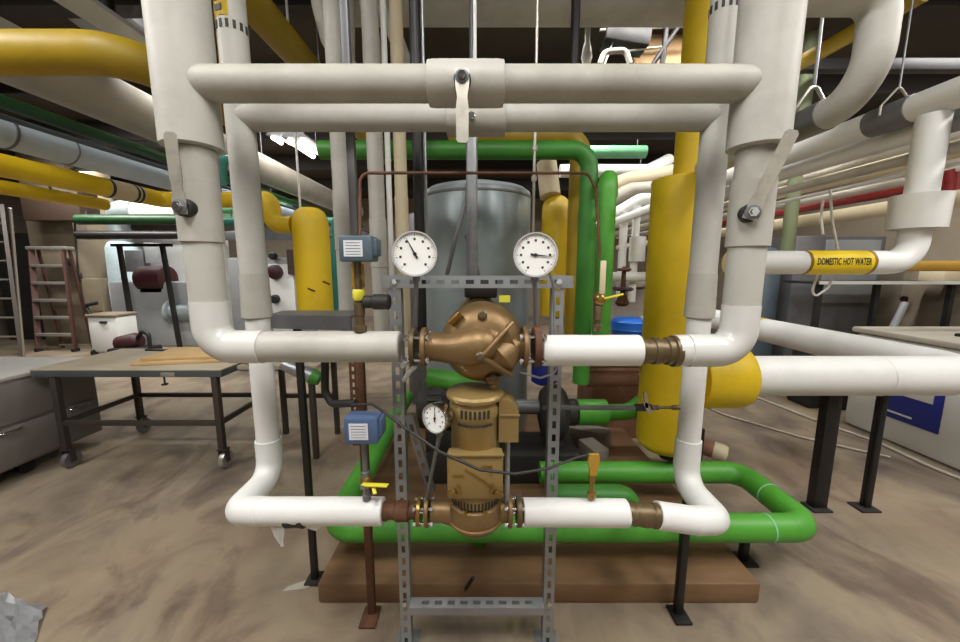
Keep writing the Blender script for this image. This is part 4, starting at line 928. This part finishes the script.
single('conduit', 'thin dark conduit down the column face', 'conduit', B().cyl(at(75, 222, 6.99), at(78, 275, 6.99), .015, 10), 'dark')
# step ladder
t = Thing('step_ladder', 'red and aluminium stepladder standing open in front of the column', 'ladder', atz(58, 352))
fl, fr = atz(31, 353), atz(83, 350)
fr.y = fl.y = (fl.y+fr.y)/2
tl_, tr_ = at(31, 248, fl.y+.10), at(63, 248, fl.y+.10)
t.part('top_cap', B().box((tl_+tr_)/2+V((0, .05, 0)), ((tr_-tl_).length+.1, .2, .06), bev=.01), 'alu')
for a, c in ((fl, tl_), (fr, tr_)):
    t.part('rail', B().bar(a, c, .035, .08), 'ladder')
    t.part('foot', B().box(a+V((0, 0, .03)), (.06, .1, .06), bev=.005), 'rubber')
for k in range(1, 6):
    f = k/6; a, c = fl.lerp(tl_, f), fr.lerp(tr_, f)
    t.part('step', B().box((a+c)/2, ((c-a).length, .09, .05), bev=.004), 'alu')
for a, c in ((fl, tl_), (fr, tr_)):
    t.part('rear_rail', B().bar(a+V((.05 if a is fl else -.05, .35, 0)), c+V((0, .10, 0)), .03, .04), 'ladder')
t.part('rear_brace', B().bar(fl+V((.05, .30, .06)), fr+V((-.05, .30, .06)), .03, .03), 'alu')
t = Thing('extension_ladder', 'tall grey ladder leaning at the edge of the view beside the red stepladder', 'ladder', atz(20, 356))
a0, a1 = atz(22, 356), at(2, 205, 6.7); c0, c1 = a0+V((-.45, 0, 0)), a1+V((-.45, 0, 0))
t.part('rail', B().bar(a0, a1, .05, .09), 'tableleg'); t.part('rail', B().bar(c0, c1, .05, .09), 'tableleg')
for k in range(1, 8): t.part('rung', B().cyl(a0.lerp(a1, k/8), c0.lerp(c1, k/8), .018, 10), 'alu')
single('metal_pole', 'thin pale pole leaning between the two ladders', 'pole', B().cyl(atz(24, 357), at(10, 208, 5.6), .018, 10), 'alu')
# pale tank, grey unit and frame
px_ = at(110, 290, 7.6).x
t = Thing('boiler_tank', 'pale blue upright tank with a grey elbow on top beside the column', 'tank', (px_, 7.9, 0))
t.part('tank_shell', B().lathe([(.42, 0), (.45, .03), (.45, 1.1), (.38, 1.25), (.36, 1.9), (.30, 2.0), (.22, 2.05)], (px_, 7.9, 0), (0, 0, 1), 36), 'paleblue')
ez = at(110, 210, 7.6).z
t.part('top_elbow', B().tube([(px_, 7.9, 2.0), (px_, 7.9, ez), (px_+.5, 7.9, ez)], .24, .26, 24, k=9), 'tankgrey')
t.part('outlet_jacket', B().cyl((px_+.45, 7.9, ez), (px_+3.2, 7.9, ez-.0), .21, 24), 'offwhite')
t.part('tank_band', B().lathe([(.455, 0), (.46, .002), (.46, .03), (.455, .032)], (px_, 7.9, .7), (0, 0, 1), 36, False), 'white')
gx0, gx1 = at(110, 320, 6.9).x, at(203, 320, 6.9).x
t = Thing('chiller_unit', 'low grey machine block carrying a dark red motor', 'machine', ((gx0+gx1)/2, 7.1, 0))
t.part('unit_body', B().box(((gx0+gx1)/2, 7.2, .62), (gx1-gx0, .5, 1.24), bev=.04), 'machine')
t.part('end_flange', B().lathe([(.12, 0), (.24, .01), (.24, .05), (.18, .06), (.18, .6)], (at(163, 313, 6.8).x, 7.0, at(163, 313, 6.8).z), (1, 0, 0), 24), 'tankgrey')
mx = at(147, 279, 6.9).x; mz = at(147, 279, 6.9).z
t.part('motor', B().lathe([(.15, 0), (.24, .03), (.24, .5), (.15, .54)], (mx-.27, 7.1, mz), (1, 0, 0), 24).box((mx, 7.1, mz-.2), (.42, .3, .12), bev=.01), 'maroon', label='dark red motor')
t = Thing('tube_gantry', 'black tube frame standing over the dark red motor', 'frame', (mx, 6.72, 0))
z0, z1 = at(125, 292, 6.72).z, at(125, 244, 6.72).z
xa, xb = at(121, 260, 6.72).x, at(167, 260, 6.72).x
for x, xt in ((xa, at(119, 244, 6.72).x), (xb, at(162, 244, 6.72).x)):
    t.part('upright', B().bar((x+.05, 6.72, 0), (xt, 6.72, z1), .06, .06), 'black')
t.part('crossbar', B().bar((at(112, 248, 6.72).x, 6.72, z1-.02), (at(172, 248, 6.72).x, 6.72, z1-.02), .05, .05), 'black')
t.part('crossbar', B().bar((at(85, 241, 6.72).x, 6.72, z1+.1), (at(119, 241, 6.72).x, 6.72, z1+.1), .04, .04), 'black')
t = Thing('control_box', 'dark grey control box with a pale front behind the black frame', 'box', (at(138, 260, 7.4).x, 7.45, 1.5))
p = at(133, 261, 7.4); t.part('box_body', B().box((p.x, 7.5, p.z), (.36, .16, .42), bev=.01), 'steel')
p = at(148, 253, 7.4); t.part('box_door', B().box((p.x+.02, 7.5, p.z), (.24, .14, .40), bev=.01), 'machine')
t = Thing('electrical_panel', 'white wall panel board behind the dark red motor', 'cabinet', (at(150, 255, 8.3).x, 8.4, 0))
t.part('panel_body', B().box((at(160, 265, 8.3).x, 8.75, 1.15), (2.4, .2, 2.3), bev=.01), 'offwhite')
wx = at(108, 330, 6.4).x
t = Thing('utility_cart', 'white boxy cart with a dark lid edge in front of the pale blue tank', 'cart', (wx, 6.4, 0))
t.part('cart_body', B().box((wx+.06, 6.45, .36), (.50, .4, .62), bev=.04), 'offwhite')
t.part('cart_lid', B().box((wx+.06, 6.45, .69), (.53, .44, .05), bev=.02), 'tan')
t.part('handle', B().box((wx+.10, 6.24, .58), (.12, .03, .03), bev=.006), 'rubber')
t.part('push_bar', B().tube([(wx-.16, 6.3, .71), (wx-.24, 6.3, .86), (wx-.02, 6.3, .90)], .03, .05, 10), 'rubber')
for sx_ in (-.16, .22): t.part('wheel', B().cyl((wx+sx_, 6.25, .05), (wx+sx_+.04, 6.25, .05), .05, 14), 'rubber')
rx = at(134, 338, 6.0).x
t = Thing('floor_machine', 'low dark red and black engine tool on the floor behind the table', 'machine', (rx, 6.0, 0))
t.part('engine_body', B().lathe([(.08, 0), (.13, .03), (.14, .3), (.10, .36)], (rx-.28, 6.0, .24), (1, .1, .2), 20), 'maroon')
t.part('deck', B().box((rx, 6.0, .14), (.62, .34, .14), Matrix.Rotation(.1, 3, 'Z'), .03), 'rubber')
t.part('handle', B().tube([(rx+.05, 6.0, .34), (rx+.2, 5.95, .48), (rx+.34, 5.9, .44), (rx+.34, 5.9, .05)], .03, .06, 10), 'rubber')
for sx_ in (-.22, .24): t.part('wheel', B().cyl((rx+sx_, 5.78, .07), (rx+sx_, 5.82, .07), .07, 14), 'rubber')
# pale cabinet with dark round valves between the risers
kx0, kx1 = at(226, 280, 5.2).x, at(298, 280, 5.2).x
t = Thing('boiler_cabinet', 'pale grey cabinet with dark round fittings behind the slim white riser', 'cabinet', ((kx0+kx1)/2, 5.5, 0))
t.part('cabinet_body', B().box(((kx0+kx1)/2, 5.5, .82), (kx1-kx0, .5, 1.64), bev=.03), 'machine')
t.part('front_panel', B().box((at(281, 290, 5.2).x, 5.24, 1.05), (.34, .02, 1.0), bev=.004), 'offwhite')
for px, py, r in ((273, 256, .05), (275, 272, .10), (275, 299, .06)):
    p = at(px, py, 5.2); t.part('round_fitting', B().lathe([(r*.6, 0), (r, .02), (r, .08), (r*.7, .1), (0, .1)], (p.x, 5.25, p.z), (0, -1, 0), 20), 'maroon' if r > .08 else 'rubber')
t.part('brown_panel', B().box((at(291, 258, 5.2).x, 5.22, at(291, 262, 5.2).z), (.12, .03, .34)), 'brown')

# rolling table
TX0, TX1, TY0, TY1, TZ = -3.24, -1.86, 2.58, 3.28, .775
t = Thing('rolling_table', 'long steel work table on casters in front of the stepladder', 'table', ((TX0+TX1)/2, (TY0+TY1)/2, 0))
t.part('tabletop', B().box(((TX0+TX1)/2, (TY0+TY1)/2, TZ-.004), (TX1-TX0, TY1-TY0, .008), bev=.002), 'tabletop')
t.part('top_frame', B().box(((TX0+TX1)/2, (TY0+TY1)/2, TZ-.033), (TX1-TX0-.004, TY1-TY0-.004, .049), bev=.004), 'tableedge')
lx = (TX0+.14, TX1-.07); ly = (TY0+.03, TY1-.06)
for x in lx:
    for y in ly:
        lg = t.part('leg', B().box((x, y, .45), (.042, .042, .60), bev=.003), 'tableleg')
        cs = t.part('caster', B().lathe([(.02, 0), (.062, .003), (.064, .018), (.062, .037), (.02, .04)], (x-.02, y+.02, .064), (1, 0, 0), 24), 'steel' if x < -2.5 else 'alu', lg)
        t.part('caster_fork', B().box((x+.028, y+.01, .10), (.005, .04, .10)).box((x-.028, y+.01, .10), (.005, .04, .10)).box((x, y+.005, .152), (.065, .06, .008)), 'tableleg', lg)
for y in ly: t.part('stretcher', B().box(((lx[0]+lx[1])/2, y, .36), (lx[1]-lx[0]-.04, .03, .036), bev=.002), 'tableleg')
for x in lx: t.part('stretcher', B().box((x, (ly[0]+ly[1])/2, .36), (.03, ly[1]-ly[0]-.04, .036), bev=.002), 'tableleg')
t.part('clamp_screw', B().lathe([(.02, 0), (.022, .008), (.006, .012), (.006, .07)], (at(162, 380, 2.6).x, 2.62, TZ-.125), (0, 0, 1), 12), 'dark')
t.part('corner_clip', B().box((at(167, 372, 2.57).x, 2.574, TZ-.035), (.10, .012, .028), bev=.003), 'alu')
q0 = at(118, 360, 2.72)
t = Thing('cardboard', 'flattened tan cardboard box lying on the rolling table', 'cardboard', (-2.35, 2.95, TZ))
t.part('lower_sheet', B().box((-2.33, 2.93, TZ+.014), (.62, .42, .024), Matrix.Rotation(.18, 3, 'Z'), .003), 'card')
t.part('upper_sheet', B().box((-2.30, 2.96, TZ+.038), (.60, .40, .020), Matrix.Rotation(.12, 3, 'Z'), .003), 'card')
single('flat_tool', 'dark flat tool lying on the rolling table behind the cardboard', 'tool', B().bar((-2.95, 3.2, TZ+.008), (-2.62, 3.16, TZ+.008), .03, .014, bev=.003), 'dark')
# second bench end right of the table
t = Thing('side_bench', 'brown wooden bench end joining the rolling table beneath the white elbow', 'bench', (-1.55, 2.9, 0))
t.part('bench_top', B().box((-1.53, 2.98, TZ-.02), (.60, .55, .03), bev=.004), 'tabletop')
for x, y in ((-1.30, 2.76), (-1.30, 3.2), (-1.77, 3.2)):
    t.part('leg', B().box((x, y, TZ/2-.02), (.04, .04, TZ-.04), bev=.003), 'tableleg')
t.part('stretcher', B().box((-1.53, 3.2, .36), (.46, .03, .036)), 'tableleg')
single('wood_stick', 'brown wooden slat lying across the bench end under the white elbow', 'slat', B().bar((-1.80, 2.75, TZ+.008), (-1.42, 3.1, TZ+.008), .05, .022, bev=.003), 'rustflat')
t = Thing('flashlight', 'silver cylinder with a green end resting by the black post', 'torch', at(297, 368, 1.70))
a, c = at(283, 364, 1.70), at(312, 376, 1.70)
t.part('barrel', B().tube([a, c], [.028, .036], 0, 20), 'galv')
t.part('end_cap', B().tube([c, c+(c-a).normalized()*.04], [.038, .03], 0, 20), 'dgreen', label='green end cap')
# drawer cabinet
CX0, CX1, CY0, CY1, CH = -4.1, -3.29, 1.6, 3.06, .76
t = Thing('drawer_cabinet', 'dark grey two drawer cabinet on casters with a pale worktop beside the rolling table', 'cabinet', (CX0, 2.4, 0))
t.part('cabinet_body', B().box(((CX0+CX1)/2, (CY0+CY1)/2, .41), (CX1-CX0, CY1-CY0, .62), bev=.006), 'cabinet')
t.part('worktop', B().box(((CX0+CX1)/2, (CY0+CY1)/2, .735), (CX1-CX0+.02, CY1-CY0+.02, .03), bev=.008), 'ctop')
for y0, y1, hy, hz_ in ((1.62, 2.30, 2.30, .0), (2.32, 3.04, 2.72, .0)):
    for z0, z1 in ((.42, .70), (.12, .40)):
        d = t.part('drawer', B().box((CX1+.006, (y0+y1)/2, (z0+z1)/2), (.014, y1-y0, z1-z0), bev=.004), 'cabinet')
for (px, py) in ((78, 407), (10, 431)):
    p = atx(px, py, CX1+.02)
    t.part('drawer_handle', B().tube([(CX1+.012, p.y-.07, p.z), (CX1+.04, p.y-.06, p.z), (CX1+.04, p.y+.06, p.z), (CX1+.012, p.y+.07, p.z)], .008, .02, 10), 'chrome')
for x in (CX0+.1, CX1-.08):
    for y in (CY0+.1, CY1-.5, 2.36): t.part('caster', B().cyl((x-.02, y, .05), (x+.02, y, .05), .05, 18), 'rubber')
# foil scrap
bm_ = B(); rnd = random.Random(3); pts = {}
N_ = 9
fq = [atz(-12, 590), atz(46, 610), atz(30, 655), atz(-16, 650)]
for i in range(N_):
    for j in range(N_):
        u, w = i/(N_-1), j/(N_-1)
        p = fq[0].lerp(fq[1], u).lerp(fq[3].lerp(fq[2], u), w)
        pts[i, j] = bm_.bm.verts.new(p+V((rnd.uniform(-.006, .006), rnd.uniform(-.006, .006), .006+rnd.random()*.022*(1 if (i+j) % 2 else .4))))
for i in range(N_-1):
    for j in range(N_-1): bm_.bm.faces.new((pts[i, j], pts[i+1, j], pts[i+1, j+1], pts[i, j+1]))
bmesh.ops.solidify(bm_.bm, geom=bm_.bm.faces[:], thickness=.0006)
single('foil_scrap', 'crumpled silver foil scrap on the floor', 'scrap', bm_, 'foil', sharp=10)
# peeling paint and rubble by the black post and small floor bits
single('paint_flake', 'pale peeling flake of floor coating at the foot of the black post', 'flake', B().prism([(0, 0), (.10, -.015), (.17, .02), (.14, .04), (.06, .03), (.02, .02)], atz(282, 592), (1, .3, 0), (-.3, 1, 0), .004), 'farwhite')
single('wall_cable', 'short black bar standing on the floor pad behind the bottom rail', 'bar', B().bar(atz(462, 600, .02)+V((0, .03, .0)), at(473, 578, 1.42), .012, .012), 'black')

# ------------------------------------------------------------------ light
def area(name, loc, size, power, rot=(0, 0, 0), col=(1, .95, .87)):
    l = bpy.data.lights.new(name, 'AREA'); l.shape = 'RECTANGLE'; l.size, l.size_y = size; l.energy = power; l.color = col
    o = bpy.data.objects.new(name, l); COL.objects.link(o); o.location = loc; o.rotation_euler = rot
    return o
NEU = (1, .98, .945)
for x, y in ((-1.7, .1), (0, -.35), (1.8, .1)): area('unseen_ceiling_light', (x, y, 3.4), (.3, 1.3), 58, col=NEU)
area('front_fill_light', (.2, YW0+.1, 1.7), (3.6, 1.8), 14, (math.radians(86), 0, 0), (1, .985, .97))  # fill lamp added behind the camera; the wall there has no doorway
for x, y, p in ((-4.6, 4.32, 70), (-1.9, 4.32, 40), (.8, 4.32, 45), (3.6, 4.32, 55), (-6.8, 5.72, 90), (-3.6, 5.72, 90), (-7.5, 7.32, 80), (-4.5, 7.32, 80), (1.5, 7.32, 60), (-2.6, 3.02, 45), (1.95, 3.02, 30), (.3, 3.02, 28), (4.6, 3.02, 30)):  # added lamps tucked behind the beams to brighten the back and tan panel
    area('unseen_ceiling_light', (x, y, ZC-.03), (1.6, .18), p*1.45, col=NEU)
area('unseen_ceiling_light', (-3.3, .6, 3.4), (.3, 1.6), 85, col=NEU)
area('unseen_ceiling_light', (3.6, .6, 3.4), (.3, 1.6), 95, col=NEU)
w = bpy.data.worlds.new('world'); sc.world = w; w.use_nodes = True
w.node_tree.nodes['Background'].inputs[0].default_value = (.8, .78, .74, 1); w.node_tree.nodes['Background'].inputs[1].default_value = .04
sc.view_settings.view_transform = 'Standard'; sc.view_settings.look = 'None'; sc.view_settings.gamma = 1
sc.view_settings.use_curve_mapping = False
sc.view_settings.exposure = -0.15
sc.cycles.use_denoising = True
sc.cycles.max_bounces = 6; sc.cycles.diffuse_bounces = 4; sc.cycles.glossy_bounces = 3
